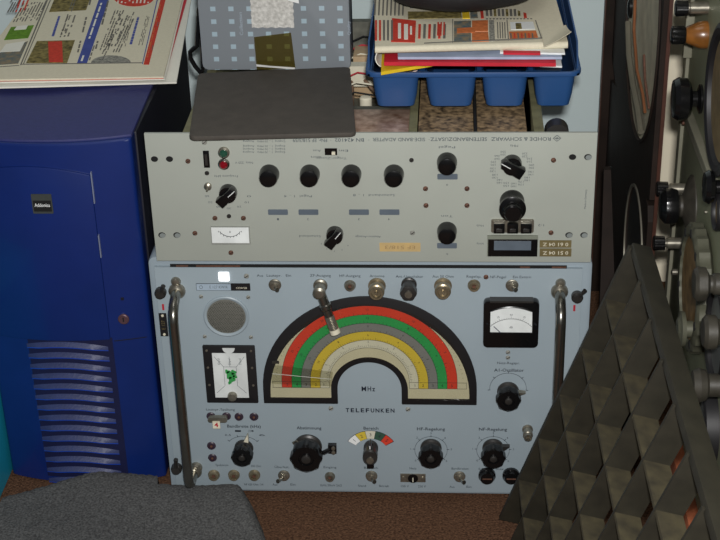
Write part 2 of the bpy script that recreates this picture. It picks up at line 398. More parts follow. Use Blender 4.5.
a, b = T(333, 447); m = MB(); m.box(FT, a - .006, a + .005, b - .006, b + .007, 0, .007); br = m.obj('knob_lock', black, rx, bevel=.0008)
m = MB(); m.tube([FT.p(a - .004, b, .006), FT.p(a - .012, b - .001, .012)], .003, 8); m.obj('lock_arm', black, br)
for dz in (-.0032, .0035): screw(FT, a + .001, b + dz, .0024, steel, br) if 0 else MB().lathe(FT, a + .001, b + dz, [(.0026, .007), (.0026, .009), (0, .0098)], 12).obj('lock_screw', steel, br)
k = tknob(431, 447.5, 'gain_knob', .0150, .026)
k = tknob(493, 447.5, 'volume_knob', .0150, .026); pointer(k, 493, 447.5, .35, .012, .0225, .004, greyknob)
k = tknob(508, 391, 'oscillator_knob', .0150, .024); pointer(k, 508, 391, .12, .012, .022, .003, steel)
# range selector with colour segments
a, b = T(371, 449.5)
ar, br_ = 17.5 * .00131, 26.5 * .00131
seg = MB(); seg2 = []
t0 = PI * .82; cols = [white, yellow, whiteband, mat('seg_dark_green', (52, 82, 66), .5), red]
b -= .0035
plate = MB().arc(FT, a, b - .002, ar - .0004, br_ + .0004, PI * .175, PI * .825, 0, .0004, 30).obj('range_scale', ink, rx, smooth=False)
for i, mt in enumerate(cols):
    s0 = PI * .82 - i * PI * .128; s1 = s0 - PI * .123
    MB().arc(FT, a, b - .002, ar, br_, s1, s0, .0004, .0007, 8).obj('colour_segment', mt, plate, smooth=False)
    mm = MB(); tt = (s0 + s1) / 2; mm.text(FT, str(i + 1), a + (ar + br_) / 2 * math.cos(tt), b - .002 + (ar + br_) / 2 * math.sin(tt), .005, c=.0008, angle=tt - PI / 2); mm.obj('segment_number', ink, plate, smooth=False)
b += .0035
m = MB(); m.lathe(FT, a, b + .003, [(.0095, 0), (.0095, .003), (.008, .005), (.0075, .012), (.0095, .014), (.0095, .022), (.008, .024), (0, .024)], 28, sb=1.25)
k = m.obj('range_knob', greyknob, rx)
m = MB(); m.poly(FT, [(a - .0045, b - .016), (a + .0045, b - .016), (a + .005, b + .004), (a + .001, b + .02), (a - .001, b + .02), (a - .005, b + .004)], .005, .020); m.obj('knob_wing', black, k, bevel=.001)
m = MB(); m.lathe(FT, a, b, [(.0048, .024), (.0048, .0255), (0, .026)], 14); m.obj('knob_screw', steel, k)
m = MB(); m.box(FT, a - .0006, a + .0006, b + .006, b + .0195, .020, .0205); m.obj('pointer_line', white, k)

# toggle switches
def toggle(px, py, dx, dy):
    a, b = T(px, py)
    m = MB(); m.lathe(FT, a, b, [(.0078, 0), (.0078, .0015), (.0066, .002), (.0066, .0045), (.0042, .005), (.0042, .0075), (.0, .008)], 6 * 4)
    k = m.obj('toggle_switch', steel, rx)
    m = MB(); m.tube([FT.p(a, b, .006), FT.p(a + dx * .4, b + dy * .4, .012), FT.p(a + dx, b + dy, .019)], [.0014, .0018, .0027], 10); m.obj('switch_lever', chrome, k)
toggle(275, 284.5, .005, .003); toggle(512, 285, .004, .004); toggle(284, 475, -.006, .004); toggle(371.5, 475.5, .005, .004); toggle(459.5, 476, .006, .004)
# sockets
def socket(px, py, r=.0068, mt=steel, name='socket', inner=True, depth=.006):
    a, b = T(px, py); m = MB()
    m.lathe(FT, a, b, [(r, 0), (r, depth * .3), (r * .86, depth * .5), (r * .8, depth), (r * .5, depth), (r * .46, depth * .4), (0, depth * .4)], 24)
    k = m.obj(name, mt, rx)
    if inner: MB().cyl(FT, a, b, r * .3, depth * .4, depth * .8, 12).obj('contact', rust, k)
    return k
socket(350, 285, .0072); socket(474, 285, .0078, brass)
for px in (214, 234, 254.5): socket(px, 474.5, .0078, brass)
socket(330, 476, .0068, steel)
for px, py in ((239, 416.5), (254, 416.5), (211.5, 445.5), (212.5, 457.5), (211, 416), (226.5, 416)):
    socket(px, py, .0058, mat('dark_plum_bakelite', (52, 38, 50), .4), 'jack', True, .003)
# coaxial connectors
def coax(px, py, r, L_, mt, name='coaxial_connector', drop=0.0):
    a, b = T(px, py); m = MB()
    m.lathe(FT, a, b, [(r * 1.1, 0), (r * 1.1, .002), (r * .86, .0025), (r * .86, L_ * .35), (r, L_ * .4), (r, L_ * .75), (r * .82, L_ * .8), (r * .82, L_), (r * .6, L_), (r * .56, L_ * .8), (0, L_ * .8)], 28)
    k = m.obj(name, mt, rx); MB().lathe(FT, a, b, [(r * .22, L_ * .8), (r * .22, L_ * .98), (0, L_)], 10).obj('centre_pin', brass, k); return k
coax(377, 285.5, .0098, .022, brass); coax(443, 285.5, .0098, .02, brass)
a, b = T(409, 284); m = MB(); m.lathe(FT, a, b, [(.0095, 0), (.0095, .003), (.008, .004), (.008, .012), (.0096, .013), (.0096, .024), (.006, .025), (0, .025)], 24, flute=6, amp=.06, fr_rng=(.0125, .0245))
k = m.obj('antenna_switch_knob', greyknob, rx); MB().lathe(FT, a, b, [(.0045, .025), (.0045, .028), (0, .0285)], 14).obj('knob_screw', steel, k)
coax(527.5, 429, .0062, .02, steel)
# small sockets row lower right
a, b = T(413, 477.5); m = MB(); m.box(FT, a - .0165, a + .0165, b - .0065, b + .0065, 0, .0016); k = m.obj('fuse_plate', steel, rx, bevel=.0005)
MB().lathe(FT, a, b, [(.0066, .0016), (.0066, .003), (.0056, .003), (.0052, .002), (0, .002)], 22).obj('recess', black, k)
MB().box(FT, a - .0006, a + .0006, b - .005, b + .001, .002, .0035).obj('selector_slot', ivory, k)
for s_ in (-1, 1): MB().lathe(FT, a + s_ * .0128, b, [(.0026, .0016), (.0026, .003), (0, .0036)], 10).obj('plate_screw', steel, k)
for px in (487, 511):
    a, b = T(px, 474.5); m = MB(); m.lathe(FT, a, b, [(.0112, 0), (.0112, .004), (.0095, .006), (.0085, .010), (0, .010)], 28); k = m.obj('fuse_cap', black, rx)
    m = MB(); m.box(FT, a - .006, a + .006, b - .0009, b + .0009, .010, .0104); m.obj('cap_slot', rust, k)
# plug with paper flag in the loudspeaker jacks
a, b = T(218.5, 416); m = MB(); m.rbox(FT, a - .0125, a + .0125, b - .0035, b + .0035, .003, .010, .003); pl = tag(m.obj('jumper_plug', steel), 'small metal jumper plug with paper flag marked 4, under the square chart window', 'plug')
a2, b2 = T(217.5, 419.5); m = MB(); m.box(FT, a2 - .0048, a2 + .0048, b2 - .0065, b2 + .004, .010, .0112); m.obj('paper_flag', ivory, pl)
m = MB(); m.text(FT, '4', a2, b2 - .001, .007, c=.0114, bold=.03); m.obj('flag_number', redpaint, pl, smooth=False)

# loudspeaker, nameplate, glowing white sticker
for px, py in ((201.2, 296.5), (248.3, 297), (204.8, 336.3), (251, 337)):
    a, b = T(px, py); screw(FT, a, b, .0026, steel, rx)
a, b = T(226.4, 316)
m = MB(); r = 23.6 * .00121
ring = [(r, 0), (r, .0018), (r * .95, .0028), (r * .86, .0018), (r * .84, .0008), (0, .0008)]
m.lathe(FT, a, b, ring, 48); sp = m.obj('speaker_ring', panelT, rx)
MB().lathe(FT, a, b, [(r * .845, .0008), (r * .845, .0012), (r * .5, .0022), (0, .0026)], 40).obj('speaker_grille', grille, sp)
m = MB(); rr = r * .82; st = .0021
for i in range(-14, 15):
    for j in range(-14, 15):
        x, y = i * st + (j % 2) * st / 2, j * st * .9
        if x * x + y * y < (rr - .001) ** 2:
            d2 = math.hypot(x, y) / r; c = .0012 + .0014 * (1 - d2) + .0003
            m.poly(FT, [(a + x + .0006 * math.cos(q * PI / 2), b + y + .0006 * math.sin(q * PI / 2)) for q in range(4)], c - .0003, c + .0001)
m.obj('perforation', dark, sp, smooth=False)['kind'] = 'stuff'
x0, z0 = T(196.5, 290.2); x1, z1 = T(231, 283.5); x2, _ = T(250.5, 290)
np_ = MB().box(FT, x0, x1, z0, z1, 0, .0006).obj('nameplate', ink, rx)
MB().box(FT, x0 + .0005, x1 - .0005, z0 + .0005, z1 - .0005, .0006, .0008).obj('nameplate_face', mat('nameplate_grey', (160, 176, 190), .5), np_)
m = MB(); m.text(FT, 'E 127 KW/4', (x0 + x1) / 2 + .006, (z0 + z1) / 2, .0042, width=.022, c=.0009); m.arc(FT, x0 + .006, (z0 + z1) / 2, .0018, .0023, 0, 2 * PI, .0008, .001, 16); m.obj('nameplate_lettering', inkR, np_, smooth=False)
np2 = MB().box(FT, x1, x2, z0, z1 + .0004, 0, .0008).obj('serial_plate', blackM, rx)
m = MB(); m.text(FT, '1234/58', (x1 + x2) / 2 + .001, (z0 + z1) / 2 - .001, .0028, width=.013, c=.001); m.obj('serial_lettering', ivory, np2, smooth=False)
sticker_glow = bpy.data.materials.new('sticker_flash_glow'); sticker_glow.use_nodes = True; lb = sticker_glow.node_tree.nodes['Principled BSDF']
lb.inputs['Base Color'].default_value = (1, 1, 1, 1); lb.inputs['Emission Color'].default_value = (1, .98, 1, 1); lb.inputs['Emission Strength'].default_value = 1.0  # emission stands in for the flash reflected off the white sticker
a, b = T(224, 276.3); lp = MB().rbox(FT, a - .0066, a + .0066, b - .0062, b + .0062, 0, .0016, .0014).obj('glowing_sticker', sticker_glow, rx); lbl(lp, 'bright white square sticker with its flash reflection built in as glow')
a, b = T(246.5, 275.8); screw(FT, a, b, .0032, steel, rx); a, b = T(486, 276.8); screw(FT, a, b, .003, rust, rx)

# chart window
def quadT(mb, P, c0, c1): return mb.poly(FT, [T(*p) for p in P], c0, c1)
m = MB(); x0, z1 = T(202.5, 344.5); x1, z0 = T(259.5, 402); ew = .0
cw = MB().rbox(FT, x0, x1 - .001, z0, z1, 0, .003, .0015).obj('chart_frame', blackM, rx, bevel=.0006)
cxm = (x0 + x1 - .001) / 2
MB().box(FT, cxm - .0215, cxm + .0215, z0 + .0085, z1 - .0105, .003, .0034).obj('chart_card', mat('chart_paper', (212, 216, 214), .6), cw)
m = MB()
def ln(mb, x0, y0, x1, y1, w=.0002, c=.0036):
    d = Vector((x1 - x0, y1 - y0)).normalized(); p = Vector((-d.y, d.x)) * w
    mb.poly(FT, [(x0 + p.x, y0 + p.y), (x0 - p.x, y0 - p.y), (x1 - p.x, y1 - p.y), (x1 + p.x, y1 + p.y)], c - .0002, c)
zc_ = (z0 + z1) / 2
for sx in (-1, 1):
    ln(m, cxm + sx * .008, zc_ + .012, cxm + sx * .019, zc_ + .027); ln(m, cxm + sx * .008, zc_ - .016, cxm + sx * .019, zc_ - .027)
    ln(m, cxm + sx * .008, zc_ + .012, cxm + sx * .008, zc_ - .016)
ln(m, cxm - .008, zc_ + .012, cxm + .008, zc_ + .012); ln(m, cxm, zc_ + .012, cxm, zc_ + .027)
for i in range(3): m.text(FT, 'Dipol', cxm - .0135 + .0135 * i, zc_ + .02, .003, width=.009, c=.0037, angle=PI / 2)
m.obj('chart_lines', inkR, cw, smooth=False)
m = MB(); random.seed(3)
for (dx, dz, r) in ((0, .000, .0062), (.004, .004, .0036), (-.004, .005, .0030), (.001, -.007, .0045), (.005, -.003, .003), (-.002, -.012, .0022)):
    m.lathe(FT, cxm + dx, zc_ + dz, [(r, .0034), (r * .9, .0038)], 11, flute=3, amp=.25)
m.obj('map_shape', mat('map_green', (52, 148, 74), .6), cw, smooth=False)
m = MB(); m.arc(FT, cxm, z1 - .003, 0, .0078, PI, 2 * PI, .003, .0036, 20); m.obj('thumb_cutout', mat('chart_paper', (212, 216, 214)), cw)
m = MB(); m.lathe(FT, cxm + .0005, z0 + .0115, [(.0062, .003), (.0062, .007), (.005, .009), (0, .0095)], 18); m.obj('chart_knob', steel, cw)
for sx in (-1, 1):
    for q in (.006, .031, .057, .0): 
        if q: a_, b_ = cxm + sx * (x1 - x0 - .011) / 2, z1 - q - .001; MB().lathe(FT, a_, b_, [(.0016, .003), (.0016, .0038), (0, .0042)], 8).obj('frame_screw', steel, cw)

# meter
x0, z1 = T(483.5, 297); x1, z0 = T(537.5, 345.5)
mt_ = MB().rbox(FT, x0, x1, z0 + .003, z1 - .0, 0, .011, .006).obj('signal_meter', black, rx, bevel=.0012)
xm = (x0 + x1) / 2; zf0, zf1 = z0 + .0245, z1 - .0075
n = 20; fw = .0262
pts = [(xm - fw, zf0), (xm + fw, zf0)] + [(xm + fw * (1 - 2 * i / n), zf1 - .0065 * (1 - 2 * i / n) ** 2) for i in range(n + 1)]
MB().poly(FT, pts, .011, .0114).obj('meter_face', mat('meter_white', (226, 230, 228), .5), mt_)
rim = MB()
pr = [Vector(FT.p(x * 1.0, y, .0113)) for x, y in pts] 
rim.tube(pr + [pr[0]], .0011, 6); rim.obj('meter_rim', black, mt_)
m = MB(); ccz = zf0 - .014
m.arc(FT, xm, ccz, .0338, .0342, .75, PI - .75, .0114, .0117, 30)
for i in range(21):
    t = .75 + (PI - 1.5) * i / 20; d = Vector((math.cos(t), math.sin(t))); p = Vector((-d.y, d.x)) * .00016; c = Vector((xm, ccz)); A, B = c + d * .034, c + d * (.0375 if i % 5 == 0 else .0355)
    m.poly(FT, [tuple(A - p), tuple(A + p), tuple(B + p), tuple(B - p)], .0114, .0117)
    if i % 5 == 0: m.text(FT, str(100 - i * 5), xm + .0395 * math.cos(t), ccz + .0395 * math.sin(t), .0026, c=.0116, angle=t - PI / 2)
m.text(FT, 'dB', xm, zf0 + .008, .003, c=.0116)
m.obj('meter_scale', ink, mt_, smooth=False)
m = MB(); t = 2.3; d = Vector((math.cos(t), math.sin(t)));
A = Vector((xm - .012, zf0)); B = Vector((xm - .021, zf0 + .0095)); p = Vector((.0003, .0003)); m.poly(FT, [tuple(A - p), tuple(A + p), tuple(B + p), tuple(B - p)], .0119, .0123); m.obj('meter_needle', mat('needle_blue', (20, 30, 62), .4), mt_)
MB().box(FT, xm - fw, xm + fw, z1 - .002, z1 + .0005, 0, .0112).obj('meter_top_label', greyknob, mt_)
a, b = T(508, 352); screw(FT, a, b, .0028, steel, rx); a, b = T(508, 357.3); screw(FT, a, b, .0028, steel, rx)

# handles
def handle(pxt, pyt, pyb, name='handle'):
    a, zt = T(pxt, pyt); _, zb = T(pxt, pyb); P = .040; rr = .0062
    path = [FT.p(a, zt, 0), FT.p(a, zt - .0005, .012), FT.p(a, zt - .004, .026), FT.p(a, zt - .011, .036), FT.p(a, zt - .022, P), FT.p(a, zt - .05, P)]
    path += [FT.p(a, zb + .05, P), FT.p(a, zb + .016, P), FT.p(a, zb + .007, .037), FT.p(a, zb + .001, .028), FT.p(a, zb, .014), FT.p(a, zb, 0)]
    h = MB().tube(path, rr, 16).obj(name, chrome, rx)
    for zz in (zt, zb): MB().lathe(FT, a, zz, [(.0105, 0), (.0105, .003), (.009, .006), (.0065, .008)], 22).obj('handle_collar', steel, h)
    return h
handle(177.2, 290.5, 470.5); handle(559.5, 291, 468)
for px, py in ((176, 281.2), (560.5, 282.8)):
    a, b = T(px, py); MB().lathe(FT, a, b, [(.0062, 0), (.0062, .002), (.0045, .0045), (0, .0055)], 20).obj('dome_bolt', steel, rx)
a, b = T(196.5, 467); MB().lathe(FT, a, b, [(.008, 0), (.008, .004), (.006, .007), (0, .008)], 20).obj('dome_bolt', steel, rx)
# corner latches
def latch(px, py, dx, dz, mt=steel):
    a, b = T(px, py); m = MB(); m.lathe(FT, a, b, [(.0072, 0), (.0072, .006), (.0055, .008), (.0055, .010), (0, .0105)], 20); k = m.obj('corner_latch', mt, rx)
    m = MB(); m.tube([FT.p(a, b, .007), FT.p(a + dx * .5, b + dz * .5, .009), FT.p(a + dx, b + dz, .011)], [.003, .0022, .003], 8); m.obj('latch_lever', mt, k)
latch(161, 291.5, .006, .014, greyknob); latch(577, 295.5, .0085, .013, greyknob); latch(177, 467, .002, .02, greyknob)
for px, py in ((163.2, 307), (574.3, 308)):
    a, b = T(px, py); MB().box(FT, a - .0013, a + .0013, b - .0042, b + .0042, 0, .0006).obj('red_mark', redpaint, rx)
a, b = T(163.6, 324.5); k = MB().box(FT, a - .0048, a + .0048, b - .0165, b + .0165, 0, .001).obj('serial_strip', blackM, rx)
for dz in (-.0135, .0135): MB().lathe(FT, a, b + dz, [(.0018, .001), (.0018, .0018), (0, .002)], 8).obj('strip_screw', ivory, k)
m = MB(); m.text(FT, 'E 127', a, b,   .0045, width=.013, c=.0012, angle=PI / 2); m.obj('strip_lettering', brownplate, k, smooth=False)

# plug hanging from the IF output
a, b = T(320.5, 285)
pg = thing('coaxial_plug', 'slim ribbed metal coaxial plug hanging down over the red and green dial arcs', 'plug', tuple(FT.p(a, b, .004)))
MB().lathe(FT, a, b, [(.0088, .0005), (.0088, .003), (.0066, .004), (.0066, .016), (.0078, .017), (.0078, .022), (.005, .024), (0, .024)], 24).obj('plug_head', steel, pg)
A = FT.p(a + .001, b - .001, .016); e, f = T(335, 333, -.02); B = Vector((e, -.022, f + .004))
dv = B - A
m = MB(); m.tube([A, A + dv * .3, A + dv * .33, A + dv * .42, A + dv * .45, A + dv * .62], [.0060, .0060, .0074, .0074, .0058, .0058], 16); m.obj('plug_sleeve', chrome, pg)
pp, rrs = [], []
for i in range(19): pp.append(A + dv * (.60 + .02 * i)); rrs.append(.0062 if i % 2 else .0052)
m = MB(); m.tube(pp, rrs, 16); m.obj('ribbed_collar', steel, pg)
MB().tube([A + dv * .95, A + dv * 1.06], .0064, 14).obj('plug_tip', ivory, pg)

# ------------------------------------------------------------------ side-band adapter, standing upside down on the receiver
ad = thing('sideband_adapter', 'grey enamelled rack adapter standing upside down on the blue receiver, lettering inverted', 'radio equipment', (0, 0.15, .356))
za, zb_ = .3572, .5246
m = MB(); m.box(FR, -.2545, .2685, za, zb_, -.004, 0); m.obj('front_panel', panelR, ad, bevel=.0006)
ztop = .5205
def rbox3(x0, x1, y0, y1, z0, z1): m = MB(); m.box(FW, x0, x1, y0, y1, z0, z1); return m
rbox3(-.212, -.200, 0, .44, za, ztop).obj('side_rail', rail, ad, bevel=.001)
rbox3(.197, .209, 0, .44, za, ztop).obj('side_rail', rail, ad, bevel=.001)
rbox3(-.200, .197, .425, .44, za, ztop - .01).obj('rear_rail', chass, ad, bevel=.001)
rbox3(-.200, .197, -.001, .012, za, ztop - .004).obj('front_rail', rail, ad, bevel=.001)
rbox3(-.200, .197, .012, .425, .44, .445).obj('chassis_deck', chass, ad)
rbox3(-.200, -.03, .02, .2, .445, .505).obj('module_can', copper, ad, bevel=.002)
x, y0_ = onz(352, 126, .515).x, 0
c1 = rbox3(-.022, .052, .018, .098, .445, .512).obj('module_can', mat('bright_copper', (150, 112, 90), .35, .5, scale=90, rgb2=(222, 190, 168)), ad, bevel=.0015)
lbl(c1, 'reddish copper module can')
rbox3(.052, .062, .014, .42, .445, .516).obj('divider', rail, ad, bevel=.001)
rbox3(.063, .128, .014, .30, .445, .514).obj('module_can', mottled, ad, bevel=.0015)
rbox3(.1285, .1315, .012, .42, .445, .518).obj('divider', dark, ad)
rbox3(.132, .190, .014, .30, .445, .514).obj('module_can', mottled, ad, bevel=.0015)
random.seed(11)
cms = [ivory, copper, steel, chass, greyknob, rust, brownplate]
for i in range(26):
    x = random.uniform(-.05, .045); y = random.uniform(.09, .40); r = random.uniform(.003, .008); h = random.uniform(.015, .05)
    m = MB()
    if i % 3 == 0: m.tube([(x, y, .47 + h * .3), (x + random.uniform(-.02, .02), y + random.uniform(.01, .03), .49)], r * .6, 10)
    elif i % 3 == 1: m.lathe(Fr((x, y, .445), (1, 0, 0), (0, 1, 0), (0, 0, 1)), 0, 0, [(r, 0), (r, h), (r * .8, h + .002), (0, h + .003)], 14)
    else: m.box(FW, x - r, x + r, y - r, y + r, .445, .445 + h)
    m.obj('electronic_component', cms[i % 7], ad)
for i in range(7):
    y = .16 + i * .035
    MB().tube([(-.055, y, .492), (-.02, y + .008, .506), (.02, y + .002, .502), (.05, y + .012, .49)], .0012, 6).obj('wire', (dark, ivory, redpaint)[i % 3], ad)
rbox3(-.045, .052, .105, .120, .48, .507).obj('terminal_strip', chass, ad); rbox3(-.045, .052, .255, .272, .48, .508).obj('terminal_strip', ivory, ad)
rbox3(-.03, .02, .30, .345, .445, .505).obj('relay_box', mat('tan_relay', (176, 150, 116), .6), ad, bevel=.002)
# lobe behind the panel at the right end
MB().cyl(Fr((0, .03, 0), (1, 0, 0), (0, 0, 1), (0, -1, 0)), .224, .514, .014, 0, .02).obj('cable_gland', greyknob, ad)

FRU = Fr((0, YR, 0), (-1, 0, 0), (0, 0, -1), (0, -1, 0))   # reading frame of the inverted panel
lt = MB()
def LR(s, px, py, wpx, h=.0035, bold=0, ang=0): a, b = RR(px, py); MB().text(FRU, s, -a, -b, h, width=wpx * .00117 if wpx else None, bold=bold, angle=ang).obj('control_label', inkR, ad, smooth=False)
LR('ROHDE & SCHWARZ', 521, 138.7, 58, .0046, .01); LR('·  SEITENBANDZUSATZ', 461, 138.9, 60, .0046, .01); LR('·  SIDE-BAND ADAPTER', 401, 139.2, 56, .0046, .01)
LR('·  BN 424102', 352, 139.7, 34, .0046, .01); LR('·  FNr. EF 518/3/59', 312, 140, 38, .0046, .01)
a, b = RR(557, 138.2)
lt.poly(FRU, [(-a - .0048, -b), (-a, -b - .0042), (-a, -b - .0034), (-a - .0038, -b)], 0, .0003); lt.poly(FRU, [(-a + .0048, -b), (-a, -b - .0042), (-a, -b - .0034), (-a + .0038, -b)], 0, .0003)
lt.poly(FRU, [(-a - .0048, -b), (-a, -b + .0042), (-a, -b + .0034), (-a - .0038, -b)], 0, .0003); lt.poly(FRU, [(-a + .0048, -b), (-a, -b + .0042), (-a, -b + .0034), (-a + .0038, -b)], 0, .0003)
lt.box(FRU, -a - .0026, -a + .0026, -b - .0004, -b + .0004, 0, .0003); lt.box(FRU, -a - .0004, -a + .0004, -b - .002, -b + .002, 0, .0003)
lt.obj('maker_emblem', inkR, ad, smooth=False); lt = MB()
for k_, py in enumerate((138.6, 141.2, 146, 149, 152)): LR('Eingang  1 .. 30 MHz   Ausgang', 264, py, 42, .0026)
for px, py, w, s in ((244, 162.5, 18, 'Netz  220 V'), (226, 176, 24, 'Frequenz kHz'), (298, 196, 28, 'Pegel  1 .. 4'), (374, 195, 42, 'Seitenband  1 .. 8'), (317, 150.5, 8, 'Aus'), (343.5, 150.5, 9, 'Ein'), (331.5, 158, 30, 'Träger-Zusatz'), (316, 157, 10, 'ein'),
                     (310, 236, 22, 'Seitenband'), (368, 236.5, 26, 'Abstimm-Anzeige'), (447, 147, 16, 'Pegel'), (447, 216, 12, 'Ton'), (514, 145.5, 8, 'MHz'), (480, 225.5, 7, 'Hub'), (480, 243.5, 7, 'kHz'), (541, 225, 6, '1:2'), (278, 219, 2, '1'), (308, 219, 2, '2'), (359, 219, 2, '3'), (389, 219, 2, '4'), (447, 185, 2, 'a'), (447, 254, 2, 'b')): LR(s, px, py, w, .003)
a, b = RR(512, 168)
for i in range(16):
    t = i * 2 * PI / 16 + .1
    if abs(math.sin(t) - (-1)) < .08: continue
    for q in (0, 1): lt.text(FRU, '%d' % (120 + i * 10), -a + (.0225 + q * .0) * math.cos(t), -b + (.0215) * math.sin(t) + (.0018 if q else -.0018), .0026, width=.0062)
lt.obj('knob_scale', inkR, ad, smooth=False); lt = MB()
a, b = RR(228, 196)
for i in range(7):
    t = PI + PI * i / 6 * 1.0; lt.text(FRU, '%d' % (i * 10), -a + .025 * math.cos(t), -b - .016 * math.sin(t) * -1 * -1, .0026, width=.005)
lt.obj('knob_scale', inkR, ad, smooth=False); lt = MB()
a, b = RR(335, 237)
for i in range(5):
    t = PI + .5 + i * .5; lt.box(FR, a + .019 * math.cos(t) - .0004, a + .019 * math.cos(t) + .0004, b + .019 * math.sin(t) - .0006, b + .019 * math.sin(t) + .0006, 0, .0003)
lt.obj('knob_scale', inkR, ad, smooth=False); lt = MB()
a, b = RR(585.5, 199); lt.text(Fr(FR.o, (0, 0, 1), (-1, 0, 0), (0, -1, 0)), 'Made in Germany', b, -a, .0026, width=.025)
lt.obj('origin_lettering', inkR, ad, smooth=False)

def rknob(px, py, r=.0118, h=.016):
    a, b = RR(px, py)
    m = MB(); m.lathe(FR, a, b, [(r, 0), (r, .004), (r * .95, .006), (r * .93, h * .85), (r * .85, h), (r * .7, h * 1.04), (0, h * 1.06)], 32)
    return m.obj('control_knob', black, ad)
for px, py in ((269.5, 173.5), (310, 173.5), (351.5, 173.5), (394, 173.5), (447, 161.5), (447, 230.5)): rknob(px, py)
for px, py in ((278, 212), (308.5, 212), (359, 212), (389.5, 212), (447.5, 176.5), (447, 245.5)):
    a, b = RR(px, py); MB().rbox(FR, a - .0118, a + .0118, b - .0035, b + .0035, 0, .0008, .0012).obj('indicator_slot', slate, ad)
def pknob(px, py, ang, r=.0125, big=1.0):
    a, b = RR(px, py); m = MB(); m.lathe(FR, a, b, [(r * .85, 0), (r * .85, .006), (r * .8, .010), (0, .0105)], 26); k = m.obj('pointer_knob', black, ad)
    d = Vector((math.cos(ang), math.sin(ang))); p = Vector((-d.y, d.x)); c = Vector((a, b)); w = r * .42
    m = MB(); m.poly(FR, [tuple(c - d * r * 1.05 + p * w * 1.2), tuple(c - d * r * 1.05 - p * w * 1.2), tuple(c + d * r * .9 - p * w), tuple(c + d * r * 1.12), tuple(c + d * r * .9 + p * w)], .006, .018); m.obj('knob_wing', black, k, bevel=.0015)
    m = MB(); m.poly(FR, [tuple(c + d * r * .2 + p * .0004), tuple(c + d * r * .2 - p * .0004), tuple(c + d * r * 1.1 - p * .0004), tuple(c + d * r * 1.1 + p * .0004)], .018, .0184); m.obj('pointer_line', white, k)
pknob(228.5, 192, .75, .0125); pknob(335, 233.5, .9, .0120); pknob(512, 163.5, 2.6, .0135)
a, b = RR(512, 201); m = MB(); m.lathe(FR, a, b, [(.0145, 0), (.0145, .004), (.0135, .006), (.0125, .016), (.0155, .018), (.0155, .022), (.012, .024), (.0105, .026), (.0105, .034), (.009, .036), (0, .036)], 36); lbl(m.obj('tuning_knob', black, ad), 'large stepped round black knob')
x0, z0 = RR(491, 231.5); x1, z1 = RR(534, 219); fb = MB().rbox(FR, x0, x1, z0, z1, 0, .003, .002).obj('key_bank', steel, ad)
for px in (499, 512.5, 526):
    a, b = RR(px, 225.5); k = MB().box(FR, a - .0065, a + .0065, b - .0062, b + .006, .003, .009).obj('push_key', black, fb, bevel=.001)
    MB().box(FR, a - .0035, a + .0035, b - .004, b - .0002, .009, .0098).obj('key_cap', greyknob, k)
x0, z0 = RR(487, 255.5); x1, z1 = RR(538, 235); w_ = MB().box(FR, x0, x1, z0, z1, 0, .0025).obj('display_window', mat('window_surround', (120, 124, 112), .5), ad)
MB().box(FR, x0 + .001, x1 - .0005, z0 + .001, z1 - .0045, .0025, .004).obj('window_bezel', black, w_)
MB().box(FR, x0 + .008, x1 - .008, z0 + .0095, z1 - .006, .004, .0044).obj('window_glass', slate, w_)
for py0, py1, s in ((247.2, 240.2, '0 61 04 Z'), (256, 248.4, '0 51 04 Z')):
    x0, z0 = RR(539.5, py0); x1, z1 = RR(571.5, py1); k = MB().box(FR, x0, x1, z0, z1, 0, .0012).obj('number_plate', brownplate, ad)
    m = MB(); m.text(FRU, s, -(x0 + x1) / 2, -(z0 + z1) / 2, .0048, width=.030, c=.0015, bold=.01); m.obj('plate_number', ivory, k, smooth=False)
# slide switch, rocker slot, pilot lamps, meter
a, b = RR(331, 151.5); k = MB().box(FR, a - .0072, a + .0072, b - .0042, b + .0042, 0, .001).obj('slide_switch', black, ad); MB().box(FR, a + .001, a + .005, b - .003, b + .0005, .001, .003).obj('slide_button', ivory, k)
a, b = RR(206.5, 159); k = MB().box(FR, a - .0036, a + .0036, b - .0108, b + .0108, 0, .0012).obj('slot_switch', black, ad, bevel=.0004)
MB().box(FR, a - .0015, a + .0015, b - .007, b + .007, .0012, .003).obj('slot_button', greyknob, k)
for py, g in ((152, ledgreen), (163.5, ledred)):
    a, b = RR(224, py); k = MB().lathe(FR, a, b, [(.0068, 0), (.0068, .003), (.0055, .004), (.0048, .004)], 24).obj('lamp_ring', steel if g is ledgreen else chrome, ad)
    MB().lathe(FR, a, b, [(.0049, .003), (.0047, .006), (.003, .008), (0, .0085)], 20).obj('lamp_lens', g, k)
x0, z0 = RR(212, 243.5); x1, z1 = RR(249.5, 226); k = MB().box(FR, x0, x1, z0, z1, 0, .003).obj('level_meter', mat('meter_edge', (150, 152, 146), .4), ad, bevel=.0006)
MB().box(FR, x0 + .001, x1 - .001, z0 + .0025, z1 - .0005, .003, .0034).obj('meter_face', mat('meter_white', (226, 230, 228)), k)
m = MB(); xm_ = (x0 + x1) / 2; m.arc(FR, xm_, z1 + .002, .0142, .0148, PI + .55, 2 * PI - .55, .0034, .0037, 18); m.text(FRU, '0', -xm_, -(z1 - .006), .003, c=.0037)
for i in range(9):
    t = PI + .55 + (PI - 1.1) * i / 8; m.box(FR, xm_ + .0162 * math.cos(t) - .0003, xm_ + .0162 * math.cos(t) + .0003, z1 + .002 + .0155 * math.sin(t) - .0005, z1 + .002 + .0155 * math.sin(t) + .0012, .0034, .0037)
m.obj('meter_scale', ink, k, smooth=False)
a, b = RR(208, 186); k = MB().lathe(FR, a, b, [(.0046, 0), (.0046, .003), (.003, .004), (0, .005)], 18).obj('mini_toggle', steel, ad); MB().tube([FR.p(a, b, .003), FR.p(a, b - .002, .010)], .0012, 8).obj('toggle_lever', steel, k)
